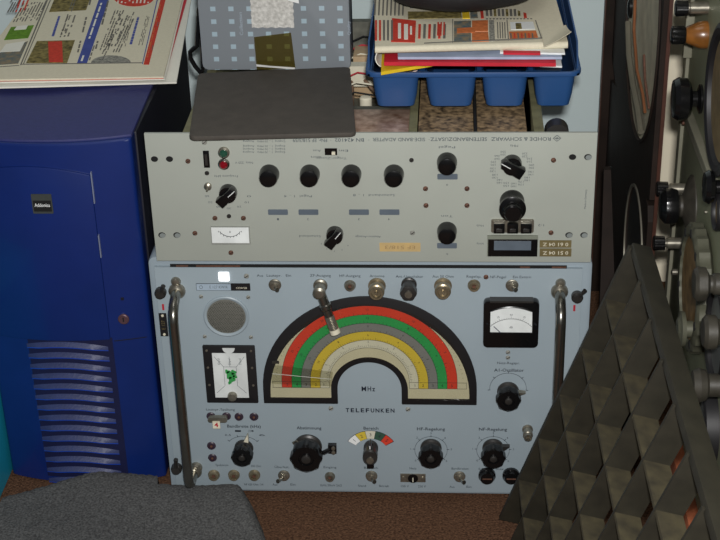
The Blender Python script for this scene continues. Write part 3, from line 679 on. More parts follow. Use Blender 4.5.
for px, py in ((154.5, 159), (169.5, 159), (572.5, 157)):
    a, b = RR(px, py); MB().cyl(FR, a, b, .0042, 0, .0004, 20, sa=1.0, sb=.85).obj('mounting_hole', dark, ad)
for px, py in ((162, 235), (177, 235), (569, 235), (584, 235), (588, 157)):
    a, b = RR(px, py); k = MB().cyl(FR, a, b, .0044, 0, .0004, 20, sb=.85).obj('mounting_hole', dark, ad)
    MB().cyl(FR, a + .0007, b - .0004, .0036, .0004, .0006, 18, sb=.85).obj('hole_backing', mat('hole_backing', (128, 134, 132), .5), k)
for px, py, mt in ((188, 161, rust), (195, 233, rust), (204.5, 142, steel), (207, 173, greyknob), (215, 218, rust), (229, 216, greyknob), (243.5, 218, rust), (231, 252.5, rust), (411.5, 160, greyknob), (412.5, 232.5, steel),
                   (425.5, 188.5, rust), (426, 205.3, rust), (467, 188.5, rust), (467, 205.3, rust), (553.5, 160, rust), (551, 232.5, rust)):
    a, b = RR(px, py); screw(FR, a, b, .0030 if mt is not greyknob else .0027, mt, ad)
a, b = RR(400, 247); MB().rbox(FR, a - .0245, a + .0245, b - .0060, b + .0058, 0, .0003, .0008).obj('adhesive_tape_strip', tape, ad)
m = MB(); m.text(FRU, 'EF 518/3', -a, -b, .005, width=.036, c=.0005); m.obj('tape_writing', mat('faded_ink', (150, 124, 84), .6), ad, smooth=False)

# ------------------------------------------------------------------ computer tower
tw = thing('computer_tower', 'dark blue midi tower computer with louvred lower front and arched door', 'computer', (-.385, .2, 0))
TX0, TX1 = -.492, -.281; TC, TH = (TX0 + TX1) / 2, (TX1 - TX0) / 2
def fy(x): return .040 - .018 * (1 - min(1, abs((x - TC) / TH)) ** 2.2)
zt = .500
def ztf(x): return .4985 - .0
m = MB(); m.box(FW, TX0 + .002, TX1 + .002, .065, .44, .004, zt - .003); m.obj('metal_cover', navyD, tw, bevel=.003)
# front bezel: bowed in plan, solid
n = 24
prof = [(TX0 + (TX1 - TX0) * i / n) for i in range(n + 1)]
pts = [(x, fy(x)) for x in prof] + [(TX1, .066), (TX0, .066)]
MB().poly(FW, pts, .002, zt - .001).obj('front_bezel', navy, tw, bevel=.004, seg=3)
m = MB(); pts = [(x, fy(x) + .006) for x in prof] + [(TX1 - .008, .43), (TX0 + .008, .43)]
m.poly(FW, pts, zt - .003, zt + .002); m.obj('top_cover', navyT, tw, bevel=.002)
def tp(px, py): q = ony(px, py, .022); return q.x, q.z
def skin(mb, xs, z0f, z1f, out, back=.004):
    V = []
    for x in xs:
        y = fy(x)
        V.append([mb.bm.verts.new((x, y + back, z0f(x))), mb.bm.verts.new((x, y - out, z0f(x))), mb.bm.verts.new((x, y - out, z1f(x))), mb.bm.verts.new((x, y + back, z1f(x)))])
    for A, B in zip(V, V[1:]):
        for q in range(4): mb.face([A[q], B[q], B[(q + 1) % 4], A[(q + 1) % 4]])
    mb.face(V[0]); mb.face(V[-1][::-1]); return mb
dx1, dz1 = tp(90, 176); dx0 = TX0 + .012; _, dz0 = tp(100, 340); dc = (dx0 + dx1) / 2
xs = [dx0 + (dx1 - dx0) * i / 20 for i in range(21)]
dr = skin(MB(), xs, lambda x: dz0, lambda x: dz1 + .013 * (1 - ((x - dc) / (dx1 - dc)) ** 2), .0034).obj('drive_door', navy, tw, bevel=.0012)
m = MB(); 
for (pa, pb) in (((84.5, 173), (87.5, 204)), ((91.5, 236), (94.5, 258))):
    x, za_ = tp(*pa); x2, zb2 = tp(*pb); x = dx1 + .0012; m.box(Fr((0, fy(x), 0), (1, 0, 0), (0, 0, 1), (0, -1, 0)), x - .0007, x + .0007, zb2, za_, 0, .0038)
m.obj('door_edge_trim', mat('pale_trim', (120, 128, 150), .3), tw)
bx, bz_ = tp(43, 202)
FB = Fr((0, fy(bx) - .0034, 0), (1, 0, 0), (0, 0, 1), (0, -1, 0))
bd = MB().rbox(FB, bx - .0125, bx + .0125, bz_ - .0135, bz_ + .0125, 0, .0012, .001).obj('badge', mat('badge_edge', (62, 66, 64), .4), tw)
MB().box(FB, bx - .011, bx + .011, bz_ - .0105, bz_ + .004, .0012, .0016).obj('badge_face', dark, bd)
m = MB(); m.text(FB, 'Addonics', bx, bz_ - .002, .0048, width=.019, c=.0019, bold=.015); m.obj('badge_lettering', white, bd, smooth=False)
lx, lz = tp(122.5, 322); FL_ = Fr((0, fy(lx), 0), (1, 0, 0), (0, 0, 1), (0, -1, 0))
k = MB().lathe(FL_, lx, lz, [(.0072, 0), (.0072, .002), (.006, .003), (.005, .0028), (0, .0028)], 24).obj('key_lock', mat('lock_brown', (96, 70, 76), .4, .3), tw)
MB().box(FL_, lx - .0008, lx + .0008, lz - .003, lz + .003, .0028, .0032).obj('key_slot', dark, k)
lx, lz = tp(121, 302); MB().rbox(Fr((0, fy(lx), 0), (1, 0, 0), (0, 0, 1), (0, -1, 0)), lx - .002, lx + .002, lz - .002, lz + .002, 0, .001, .0006).obj('reset_button', navyD, tw)
# horizontal seam under the door
m = MB(); _, sz = tp(120, 343); xs = [dx1 + .004 + (TX1 - .006 - dx1 - .004) * i / 8 for i in range(9)]
skin(m, xs, lambda x: sz - .0006, lambda x: sz + .0006, .0003); m.obj('seam', navyD, tw)
# louvres: one slat each
NL = 14
for i in range(NL):
    py = 346 + i * 10.35
    xl, zl = tp(26 + i * 1.72, py); xr, zr = tp(107.5 + i * 1.1, py + 1.5)
    mb = MB(); V = []
    for q in range(15):
        u = q / 14; x = xl + (xr - xl) * u; arcz = .0045 * (1 - (2 * u - 1) ** 2) * 1.6 - .0035 * u; z = (zl + zr) / 2 + arcz; y = fy(x); e = .0055 * min(1, 5 * u + .15, 5 * (1 - u) + .15)
        V.append([mb.bm.verts.new(p) for p in ((x, y + .003, z + .0022), (x, y - .0005, z + .0020), (x, y - e, z - .0030), (x, y - e, z - .0044), (x, y + .003, z - .0050))])
    for A, B in zip(V, V[1:]):
        for q in range(5): mb.k = 1 if q > 1 else 0; mb.face([A[q], B[q], B[(q + 1) % 5], A[(q + 1) % 5]])
    mb.k = 1; mb.face(V[0]); mb.face(V[-1][::-1])
    mb.obj('louvre', [navyG, mat('louvre_lip_highlight', (26, 62, 158), .3, coat=.5)], tw)  # lip blue is brightened to paint in the gloss highlight along each edge
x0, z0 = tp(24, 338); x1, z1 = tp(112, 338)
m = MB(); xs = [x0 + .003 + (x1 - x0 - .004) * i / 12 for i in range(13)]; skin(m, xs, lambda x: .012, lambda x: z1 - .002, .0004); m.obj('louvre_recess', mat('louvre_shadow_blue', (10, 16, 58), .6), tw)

# turquoise crate on the far left
tq = mat('turquoise_plastic', (20, 150, 178), .5, noise=.04)
e0 = onz(14, 478, 0); e1 = onz(-6, 505, 0)
cr = thing('storage_crate', 'turquoise plastic crate at the left edge beside the blue tower', 'crate', (-.6, .05, 0))
m = MB(); xx = e0.x - .006
m.box(FW, xx - .22, xx, -.14, .30, 0, .26); m.obj('crate_wall', tq, cr, bevel=.004)
m = MB(); m.rbox(FW, xx - .228, xx + .002, -.148, .308, .252, .27, .01); m.obj('crate_rim', tq, cr, bevel=.002)

# ------------------------------------------------------------------ newspapers on the tower
paper = mat('newsprint', (214, 207, 184), .85, noise=.04, scale=260, spec=.1)
paperW = mat('white_newsprint', (226, 224, 212), .85, noise=.02, spec=.1)
pink = mat('print_red', (196, 66, 52), .8, noise=.15, scale=200, spec=.1)
pblue = mat('print_blue', (72, 84, 150), .8, spec=.1)
pdark = mat('print_grey', (110, 108, 102), .9, spec=.1)
pphoto = mat('print_photo', (72, 66, 42), .8, scale=160, rgb2=(150, 136, 84), spec=.1)
pgreen = mat('print_green', (98, 138, 46), .8, noise=.25, scale=160, spec=.1)
pphoto2 = mat('print_photo_blue', (76, 100, 108), .8, scale=130, rgb2=(142, 126, 100), spec=.1)
pgrey = mat('print_photo_grey', (96, 96, 92), .8, scale=300, rgb2=(170, 168, 156), spec=.1)
porange = mat('print_orange', (196, 112, 66), .8, noise=.2, scale=160, spec=.1)
pyell = mat('print_yellow', (222, 186, 40), .7, spec=.2)
pmag = mat('print_magenta_red', (190, 36, 52), .6, spec=.3)
PM = [paper, pdark, pink, pblue, pphoto, pgreen, pphoto2, pgrey, porange, paperW, pyell, pmag, white]
ZN = .5175
def sheet(mb, P, z, th):
    q = [onz(px, py, z) for px, py in P]
    mb.slab(q, -th)
m = MB()
m.k = 0; sheet(m, [(-34, 80), (163.5, 76.5), (184.5, -10), (35, -10)][:], ZN, .0022)
# second fold of the same paper, with orange and red edge
m.k = 2; sheet(m, [(-34, 81.5), (163.5, 78.2), (182.5, -10), (35, -10)], ZN - .0023, .0007)
m.k = 9; sheet(m, [(-34, 83), (165, 79.0), (186, -10), (35, -10)], ZN - .003, .0015)
def pr(k, P, lift=.0003): m.k = k; q = [onz(px, py, ZN + lift) for px, py in P]; m.slab(q, -.0004)
def lerp(a, b, t): return (a[0] + (b[0] - a[0]) * t, a[1] + (b[1] - a[1]) * t)
def bil(P, u, v): return lerp(lerp(P[0], P[1], u), lerp(P[3], P[2], u), v)   # P: bl, br, tr, tl in pixels
def column(P, nl, seed, k=1, fill=.72, z=ZN):
    # rows of small word-sized dashes running along the long side of the block
    rnd = random.Random(seed)
    for i in range(nl):
        u0 = (i + .25) / nl; u1 = (i + .25 + .42) / nl; v = 0
        while v < 1:
            w = rnd.uniform(.03, .11)
            if rnd.random() < fill: pr(k, [bil(P, u0, v), bil(P, u1, v), bil(P, u1, min(1, v + w)), bil(P, u0, min(1, v + w))], .0004)
            v += w + .018
column([(59, 37), (64, 37), (80, -10), (75, -10)], 2, 31); column([(98, 60), (104, 60), (118, 30), (112, 30)], 2, 32)
column([(88, 60), (91, 60), (96, 45), (93, 45)], 1, 33); column([(112, 52), (120, 52), (138, 12), (130, 12)], 3, 34); column([(4, 12), (14, 12), (26, -10), (16, -10)], 4, 35)
column([(2, 51), (18, 50), (23, 43), (7, 45)], 4, 36); column([(151, 50), (153, 50), (166, -8), (164, -8)], 1, 37, 1, .3)
# ruled frame lines and blocks, following the page
pr(1, [(21.5, 64.5), (142, 63), (142, 62.3), (22, 63.8)]); pr(1, [(20, 65), (21.2, 65), (52, -10), (50.5, -10)]); pr(1, [(23, 64), (23.8, 64), (55, -10), (54, -10)])
pr(3, [(142, 64), (142.8, 64), (160, -10), (159, -10)])
pr(4, [(26, 63), (67, 63), (75, 40), (37, 41)]); pr(2, [(49, 62), (63, 62), (62, 41), (48, 41.5)], .0006)
pr(4, [(49, 12), (86, 10), (93, -10), (58, -10)])
pr(3, [(77, 63), (87, 63), (112, -10), (102, -10)])
column([(79.5, 61), (84, 61), (108, -10), (104, -10)], 1, 5, 9, .9)
pr(2, [(143.5, 64.5), (149, 64.5), (168, -10), (163, -10)]); column([(145, 62), (147.5, 62), (165, -10), (163, -10)], 1, 8, 8, .8)
q = [(90 + 21 + 20 * math.cos(t), 63 - 7.5 * math.sin(t)) for t in [PI * i / 12 for i in range(13)]]
m.k = 7; m.poly(FW, [(onz(x, y, ZN).x, onz(x, y, ZN).y) for x, y in q], ZN - .0001, ZN + .0003)
q = [(134 + 20 * math.cos(t), -2 + 8.5 * math.sin(t)) for t in [2 * PI * i / 20 for i in range(20)]]
m.k = 2; m.poly(FW, [(onz(x, y, ZN).x, onz(x, y, ZN).y) for x, y in q], ZN - .0001, ZN + .0003)
column([(116, 3), (150, 3), (152, -8), (118, -8)], 9, 3, 9, .8)
pr(5, [(4, 40), (28, 38), (34, 25), (11, 27)]); pr(9, [(14, 30), (26, 29), (28, 25), (17, 26)], .0006); pr(6, [(-20, 66), (18, 63.5), (28, 41), (-8, 56)]); pr(9, [(0, 52), (20, 51), (25, 41), (6, 44)], .0006)
pr(1, [(-14, 68), (19, 65.6), (19.4, 65), (-14, 67.4)])
column([(12, 22), (38, 20), (48, 0), (22, 4)], 9, 21, 1); column([(14, 12), (26, 11), (34, -10), (22, -10)], 3, 22, 2)
column([(50, 36), (56, 36), (62, 16), (57, 16)], 1, 1, 3, .95); column([(59, 37), (70, 36), (77, 15), (66, 16)], 3, 2)
column([(76, 52), (80, 52), (95, -10), (91, -10)], 1, 4); column([(92, 56), (96, 56), (113, -10), (109, -10)], 1, 6)
column([(99, 50), (109, 50), (125, 10), (114, 10)], 4, 7); column([(106, 46), (117, 46), (130, 14), (119, 14)], 3, 77)
column([(121, 46), (126, 46), (134, 16), (129, 16)], 3, 9)
column([(128, 44), (134, 44), (141, 17), (136, 17)], 1, 10, 3, .98); column([(138, 45), (143, 45), (150, 16), (146, 16)], 3, 12)
nA = m.obj('newspaper', PM); tag(nA, 'folded newspaper with a blue printed bar, top of the pile on the blue tower', 'newspaper', 'newspapers piled on the tower')
for v in nA.data.vertices: pass
m = MB(); zL = ZN - .0052
def curl(u, v):
    P = [(-36, 88), (176.5, 82), (192.5, -9), (33, -9)]
    px, py = bil(P, u, v); z = zL - .004 * (1 - v) ** 6 + .0035 * math.sin(u * 5) * (1 - v) ** 4
    q = onz(px, py, z); return q
m.k = 9; m.grid(curl, 24, 10, .0022)
m.k = 11; q = [onz(x, y, zL + .0009) for x, y in [(165.5, 68), (167.5, 68), (189, -8), (182, -8)]]; m.slab(q, -.0005)
m.k = 8; q = [onz(x, y, zL + .0010) for x, y in [(165.5, 66), (170, 50), (178, 25), (174, 25)]]; m.slab(q, -.0005)
nB = m.obj('newspaper', PM); tag(nB, 'lower newspaper on the blue tower, its right margin showing past the upper one', 'newspaper', 'newspapers piled on the tower')
_zs = zt + .0022

# ------------------------------------------------------------------ dark pad and patterned box
zp = .5246
padm = mat('grey_rubber', (70, 65, 59), .75, noise=.12, scale=60, bump=.15)
P = [onz(189, 136.5, zp + .0065), onz(356, 132.5, zp + .0065), onz(350, 66.5, zp + .0065), onz(198, 73, zp + .0065)]
ctr = sum(P, Vector()) / 4
m = MB(); rp = []
for i in range(4):
    a_, b_, c_ = P[i - 1], P[i], P[(i + 1) % 4]; d1 = (a_ - b_).normalized(); d2 = (c_ - b_).normalized(); r = .007
    for t in (0, .33, .66, 1): rp.append(b_ + d1 * r * (1 - t) ** 1.6 + d2 * r * t ** 1.6)
m.poly(FW, [(p.x, p.y) for p in rp], zp + .0008, zp + .0065)
tag(m.obj('rubber_pad', padm, bevel=.0012), 'dark grey rectangular rubber pad lying on the adapter, overhanging its front edge', 'pad')

def squares_mat():
    m = bpy.data.materials.new('square_pattern'); m.use_nodes = True; nt = m.node_tree; b = nt.nodes['Principled BSDF']; b.inputs['Roughness'].default_value = .45
    tc = nt.nodes.new('ShaderNodeTexCoord'); sp = nt.nodes.new('ShaderNodeSeparateXYZ'); nt.links.new(tc.outputs['Object'], sp.inputs[0])
    def mth(op, a, bb):
        n = nt.nodes.new('ShaderNodeMath'); n.operation = op
        for i, v in enumerate((a, bb)):
            if isinstance(v, (int, float)): n.inputs[i].default_value = v
            else: nt.links.new(v, n.inputs[i])
        return n.outputs[0]
    fx = mth('LESS_THAN', mth('FRACT', mth('MULTIPLY_ADD' if 0 else 'ADD', mth('MULTIPLY', sp.outputs['X'], 1 / .0228), 20.49), 0), .29)
    fz = mth('LESS_THAN', mth('FRACT', mth('ADD', mth('MULTIPLY', sp.outputs['Z'], 1 / .0166), 20.28), 0), .36)
    k = mth('MULTIPLY', fx, fz)
    mx = nt.nodes.new('ShaderNodeMix'); mx.data_type = 'RGBA'; nt.links.new(k, mx.inputs[0])
    mx.inputs[6].default_value = (*lin((124, 130, 135)), 1); mx.inputs[7].default_value = (*lin((160, 180, 190)), 1)
    nt.links.new(mx.outputs[2], b.inputs['Base Color']); return m
yb = P[2].y + .006
pb0 = ony(203, 73, yb); pb1 = ony(351, 69, yb)
bx_ = thing('storage_box', 'grey upright box printed with pale blue squares, standing behind the dark pad', 'box', ((pb0.x + pb1.x) / 2, yb + .03, zp))
FBx = Fr((0, yb, 0), (1, 0, 0), (0, 0, 1), (0, -1, 0))
m = MB(); m.rbox(FBx, pb0.x, pb1.x, zp, zp + .30, -.055, 0, .008); m.obj('box_body', squares_mat(), bx_, bevel=.002)
def bxp(px, py): q = ony(px, py, yb); return q.x, q.z
sticker = mat('crumpled_paper', (168, 166, 160), .8, scale=220, rgb2=(214, 212, 206), bump=.6, bscale=260)
x0, z0 = bxp(252, 27.5); x1, z1 = bxp(292, -20); m = MB(); m.grid(lambda u, v: FBx.p(x0 + (x1 - x0) * u + .0006 * math.sin(v * 40), z0 + (z1 - z0) * v + .0006 * math.sin(u * 31), .0010 + .0003 * math.sin(u * 23 + v * 17)), 20, 14, .0004, (0, 1, 0)); m.obj('paper_sticker', sticker, bx_)
x0, z0 = bxp(254, 67); x1, z1 = bxp(292, 33); m = MB(); m.poly(FBx, [bxp(257, 70), bxp(295.5, 68), bxp(291, 32.5), bxp(254, 37)], .0004, .0008); m.obj('film_patch', film, bx_)
m = MB(); m.poly(FBx, [bxp(256.5, 66), bxp(295, 69), bxp(295, 67.2), bxp(270, 65.5), bxp(256.5, 64)], .0009, .0016); m.obj('foil_strip', mat('crinkled_foil', (226, 226, 222), .3, .2), bx_)
m = MB(); m.poly(FBx, [bxp(288, 0), bxp(299, 3), bxp(298.5, -6), bxp(288, -6)], .0016, .0022); m.obj('paper_tab', white, bx_)
m = MB(); a_, b_ = bxp(241, 23); m.text(Fr(FBx.o, (0, 0, 1), (-1, 0, 0), (0, -1, 0)), 'Collection', b_ - .001, -a_, .0045, width=.03, c=.0003); m.obj('box_lettering', mat('pale_print', (156, 168, 180), .6), bx_, smooth=False); m = MB(); a_, b_ = bxp(349, 28); m.text(Fr(FBx.o, (0, 0, 1), (-1, 0, 0), (0, -1, 0)), 'Quality', b_, -a_, .004, width=.018, c=.0003)
m.obj('box_lettering', mat('pale_print', (156, 168, 180), .6), bx_, smooth=False)
pts = [ony(x, y, yb + .012) for x, y in ((199, 8), (198, 30), (197, 46), (193, 49), (190, 52), (190.5, 58), (195, 66), (200, 72), (203, 70))]
pts2 = []
for i in range(len(pts) - 1):
    for t in (0, .5): pts2.append(pts[i].lerp(pts[i + 1], t))
MB().tube(pts2 + [pts[-1]], .0030, 8).obj('carrying_strap', black, bx_)
MB().tube([ony(200, -60, yb + .01), ony(199.5, 0, yb + .01), ony(203, 70, yb + .01)], .0022, 8).obj('edge_seam', black, bx_)

# ------------------------------------------------------------------ blue cutlery tray
bluep = mat('blue_plastic', (36, 74, 124), .45, noise=.04, scale=20)
ZB = .5225; ZR = ZB + .046
fl_, fr_ = onz(365, 75, ZR), onz(582, 75, ZR); yF = (fl_.y + fr_.y) / 2; yB = yF + .33
tr = thing('cutlery_tray', 'blue plastic cutlery tray full of newspapers, standing on the open adapter chassis', 'tray', ((fl_.x + fr_.x) / 2, yF + .16, ZB))
def rloop(mb, x0, x1, y0, y1, z, r, seg=4):
    L_ = []
    for cx_, cy_, t0 in ((x1 - r, y1 - r, 0), (x0 + r, y1 - r, PI / 2), (x0 + r, y0 + r, PI), (x1 - r, y0 + r, 1.5 * PI)):
        for i in range(seg + 1): t = t0 + i * PI / 2 / seg; L_.append(mb.bm.verts.new((cx_ + r * math.cos(t), cy_ + r * math.sin(t), z)))
    return L_
def bridge(mb, A, B):
    n = len(A)
    for i in range(n): mb.face([A[i], A[(i + 1) % n], B[(i + 1) % n], B[i]])
def trough(x0, x1, y0, y1, z0, z1, tp_, th):
    mb = MB(); Ls = []
    spec = [(tp_ + .004, z0, 0), (tp_ + .001, z0 + .002, 0), (tp_ * .6, z0 + .016, 0), (0, z1, 0), (0, z1, th), (tp_ * .6, z0 + .018, th), (tp_ + .002, z0 + .004, th)]
    for ins, z, t in spec: Ls.append(rloop(mb, x0 + ins + t, x1 - ins - t, y0 + ins + t, y1 - ins - t, z, .010 if ins < tp_ else .008))
    for A, B in zip(Ls, Ls[1:]): bridge(mb, A, B)
    mb.face(Ls[0][::-1]); mb.face(Ls[-1]); return mb
edges = [(371, 419), (425, 477), (482, 529), (534, 577)]
for a_, b_ in edges:
    xa, xb = onz(a_, 78, ZR - .003).x, onz(b_, 78, ZR - .003).x
    trough(xa, xb, yF + .007, yB - .007, ZB, ZR, .005, .0015).obj('compartment', bluep, tr)
mb = MB(); xl, xr = fl_.x, fr_.x
A = rloop(mb, xl, xr, yF, yB, ZR - .003, .014); B = rloop(mb, xl, xr, yF, yB, ZR + .003, .014); C_ = rloop(mb, xl + .004, xr - .004, yF + .004, yB - .004, ZR + .003, .012); D = rloop(mb, xl + .004, xr - .004, yF + .004, yB - .004, ZR - .003, .012)
for p, q in ((A, B), (B, C_), (C_, D), (D, A)): bridge(mb, p, q)
mb.obj('rim', bluep, tr, bevel=.0008)
mb = MB()
xe = [xl + .003] + [v for a_, b_ in edges for v in (onz(a_, 78, ZR - .003).x + .001, onz(b_, 78, ZR - .003).x - .001)] + [xr - .003]
for i in range(0, len(xe), 2): mb.box(FW, xe[i], xe[i + 1], yF + .003, yB - .003, ZR - .002, ZR)
mb.box(FW, xl + .003, xr - .003, yF + .003, yF + .009, ZR - .002, ZR)
mb.obj('dividing_ledge', bluep, tr)
for xs_, sg in ((xl + .004, -1), (xr - .004, 1)):   # raised side walls above the ledge
    MB().hexa([(xs_ - .001, yF + .012, ZR), (xs_ + .001, yF + .012, ZR), (xs_ + .001, yB - .01, ZR), (xs_ - .001, yB - .01, ZR), (xs_ - .001 + sg * .002, yF + .06, ZR + .02), (xs_ + .001 + sg * .002, yF + .06, ZR + .02), (xs_ + .001 + sg * .002, yB - .01, ZR + .02), (xs_ - .001 + sg * .002, yB - .01, ZR + .02)]).obj('side_wall', bluep, tr)

# papers in the tray, bottom to top
Z0 = ZR + .0035
def leaf(name, label, mats, P, z, th, wav=.0, seed=0, k=0, extra=None, tilt=0.0, cat='newspaper', grp='papers in the blue tray'):
    m = MB(); rnd = random.Random(seed); ph = rnd.random() * 6
    def f(u, v):
        px, py = bil(P, u, v); return onz(px, py, z + th + tilt * (u - .5) + wav * math.sin(u * 7 + ph) * (1 - v))
    m.k = k; m.grid(f, 26, 8, th)
    if extra: extra(m, f)
    return tag(m.obj(name, mats), label, cat, grp)
leaf('magazine', 'yellow magazine lowest in the blue tray, its front corner showing at left', [pyell, pphoto], [(381, 72), (440, 62), (520, -20), (385, -20)], Z0, .004, .0006, 1, cat='magazine')
leaf('brochure', 'white brochure with upturned right corner, low in the blue tray', [white], [(430, 61), (562, 66), (548, -20), (400, -20)], Z0 + .0046, .0022, .0008, 2, cat='brochure')
leaf('magazine', 'red glossy magazine in the middle of the blue tray pile', [pmag, white], [(384, 62), (556, 63), (548, -20), (390, -20)], Z0 + .0080, .0045, .0007, 3, cat='magazine')
leaf('newspaper', 'pale blue-edged newspaper above the red magazine in the blue tray', [mat('pale_blue_paper', (160, 172, 196), .8)], [(398, 57), (562, 57), (548, -20), (392, -20)], Z0 + .0134, .003, .0006, 4)
leaf('brochure', 'white and red brochure poking out right under the top newspaper in the tray', [white, pmag], [(500, 52), (565, 53), (552, -20), (500, -20)], Z0 + .0172, .0022, .0004, 5, cat='brochure',
     extra=lambda m, f: (setattr(m, 'k', 1), m.slab([f(.05, -.01) + Vector((0, -.0006, -.0022)), f(.62, -.01) + Vector((0, -.0006, -.0022)), f(.62, .02) + Vector((0, 0, -.0022)), f(.05, .02) + Vector((0, 0, -.0022))], .0026)))
zT0 = Z0 + .0202
TP = [(375, 47), (568, 42), (550, -22), (374, -22)]
def topf(u, v):
    px, py = bil(TP, u, v); z = zT0 + .0085 + .0015 * math.sin(u * 6) * (1 - v) - .010 * max(0, 1 - u / .06) ** 2 * 0
    return onz(px, py, z)
m = MB(); m.k = 0
# front fold: rounded profile
V = []; nu = 30
for i in range(nu + 1):
    u = i / nu; top = topf(u, 0); row = []
    for q in range(7):
        t = PI / 2 - PI * q / 6; row.append(m.bm.verts.new((top.x, top.y + .002 - .004 * math.cos(t), top.z - .0042 + .0042 * math.sin(t))))
    V.append(row)
for A, B in zip(V, V[1:]):
    for q in range(6): m.face([A[q], B[q], B[q + 1], A[q + 1]])
m.grid(lambda u, v: topf(u, v) + Vector((0, .002 * (1 - v), 0)), 30, 8, .0084)
def pt(k, P, lift=.0004):
    m.k = k; q = [onz(px, py, zT0 + .0088 + .0015 * math.sin((px - 375) / 193 * 6) + lift) for px, py in P]; m.slab(q, -.0010)
pt(2, [(391, 41.5), (415, 42), (416, 20.5), (392, 18)]); pt(9, [(398, 38), (401, 38), (401, 23), (398, 23)], .0008); pt(9, [(404, 39), (408, 39), (408, 24), (404, 24)], .0008); pt(9, [(410, 34), (412, 34), (412, 26), (410, 26)], .0008)
for i in range(5): pt(2 if i < 2 else 1, [(375 + i * 4, 40), (377 + i * 4, 40), (377 + i * 4, 20), (375 + i * 4, 20)])
for i in range(8): pt(1, [(374 + i * 4, 15), (375.5 + i * 4, 15), (376.5 + i * 4, -10), (375 + i * 4, -10)])
for i in range(6): pt((2, 1)[i % 2], [(418 + i * 5, 38), (420.5 + i * 5, 38), (421 + i * 5, 24), (418.5 + i * 5, 24)])
for i in range(3): pt(2, [(437 + i * 3, 35), (438.5 + i * 3, 35), (439 + i * 3, 22), (437.5 + i * 3, 22)])
pt(1, [(424, 43.2), (552, 37.5), (552, 36.9), (424, 42.6)]); pt(1, [(452.5, 42.5), (453.2, 42.5), (453, 19), (452.3, 19)])
pt(6, [(454, 42), (471, 41.5), (471, 20.5), (454, 21)]); pt(8, [(457, 33), (475, 32), (475, 27), (457, 28)], .0008)
pt(8, [(472, 41.5), (489, 41), (488, 31.8), (472, 32)]); pt(8, [(472, 31), (488, 31), (488, 20), (472, 20.5)]); pt(7, [(489.5, 41), (495, 40.8), (494, 20), (489, 20.2)])
pt(1, [(508, 40), (509, 40), (507.5, 20), (506.5, 20)]); pt(8, [(510, 39.5), (538, 37), (536, 30.5), (509, 31.5)]); pt(12, [(511, 29.5), (535, 29), (533, 21.5), (510, 22)]); pt(4, [(516, 29), (522, 28.6), (521, 23), (515.5, 23)], .0008)
for i in range(14): pt(1, [(486 + i * 3.4, 19.2), (488 + i * 3.4, 19.2), (488 + i * 3.4, 18.2), (486 + i * 3.4, 18.2)])
for i in range(7): pt((1, 2)[i % 2], [(510.5 + i * 3.6, 38), (512 + i * 3.6, 38), (511.5 + i * 3.6, 33), (510 + i * 3.6, 33)], .0008)
for i in range(10): pt((1, 1, 8)[i % 3], [(410 + i * 5, 8), (413 + i * 5, 8), (413 + i * 5, 0), (410 + i * 5, 0)])
pt(1, [(541, 38), (542, 38), (536, 20), (535, 20)])
for i in range(4): pt(1, [(497.5 + i * 2.4, 38), (498.6 + i * 2.4, 38), (498 + i * 2.4, 22), (497 + i * 2.4, 22)])
pt(4, [(408, 18.5), (462, 17.5), (461, 11), (408, 11.5)]); pt(10, [(462.5, 18), (470, 18), (469, 10), (462, 10)]); pt(6, [(470.5, 18), (478, 18), (477, 9), (470, 9)]); pt(2, [(481, 18), (484, 18), (483, 9), (480, 9)])
for i in range(9): pt((1, 1, 4)[i % 3], [(486 + i * 4, 16), (488.5 + i * 4, 16), (488 + i * 4, 9), (485.5 + i * 4, 9)])
pt(2, [(524, 18), (527, 18), (525.5, 6), (522.5, 6)])
tn = m.obj('newspaper', PM); tag(tn, 'broad newspaper with red and orange adverts, topmost in the blue tray', 'newspaper', 'papers in the blue tray')
def upturned(P, z, lift, name, label, mt):
    m = MB(); m.grid(lambda u, v: onz(*bil(P, u, v), z) + Vector((0, 0, lift * max(0, u + (1 - v) - .9) ** 1.6)), 14, 10, .0008)
    return tag(m.obj(name, mt), label, 'paper', 'papers in the blue tray')
upturned([(544, 46.5), (571, 41), (566, 25), (541, 30)], zT0 + .0105, .010, 'loose_page', 'loose newspaper page with upturned right corner, topmost at right of the blue tray', paper)
upturned([(505, 66), (565, 66), (556, 52), (500, 52)], Z0 + .0012, .010, 'loose_page', 'white loose page curling up at the right end under the tray papers', white) if 0 else None
# rolled left fold of a newspaper hanging down over the tray edge
m = MB(); A = onz(377, 50, zT0 + .004); 
def roll(u, v):
    t = -PI * .55 + PI * 1.25 * u; c = onz(384, 60, Z0 + .012) + Vector((0, .045 * v, .002)); return c + Vector((-.0105 * math.cos(t) * 1.0, 0, .0115 * math.sin(t)))
m.grid(roll, 16, 6, .0012, (1, 0, 0)); tag(m.obj('newspaper', paperW), 'rolled white newspaper edge curling down at the left of the blue tray', 'newspaper', 'papers in the blue tray')
c = onz(408, 69, ZB + .03)
m = MB(); m.lathe(Fr(c, (1, 0, 0), (0, .35, .93), (0, -.93, .35)), 0, 0, [(.007, -.006), (.012, -.006), (.012, .006), (.007, .006), (.007, -.006)], 30); tp_o = m.obj('tape_roll', mat('brown_tape', (120, 72, 44), .4)); tag(tp_o, 'small brown roll of tape in the leftmost compartment of the blue tray', 'tape roll')

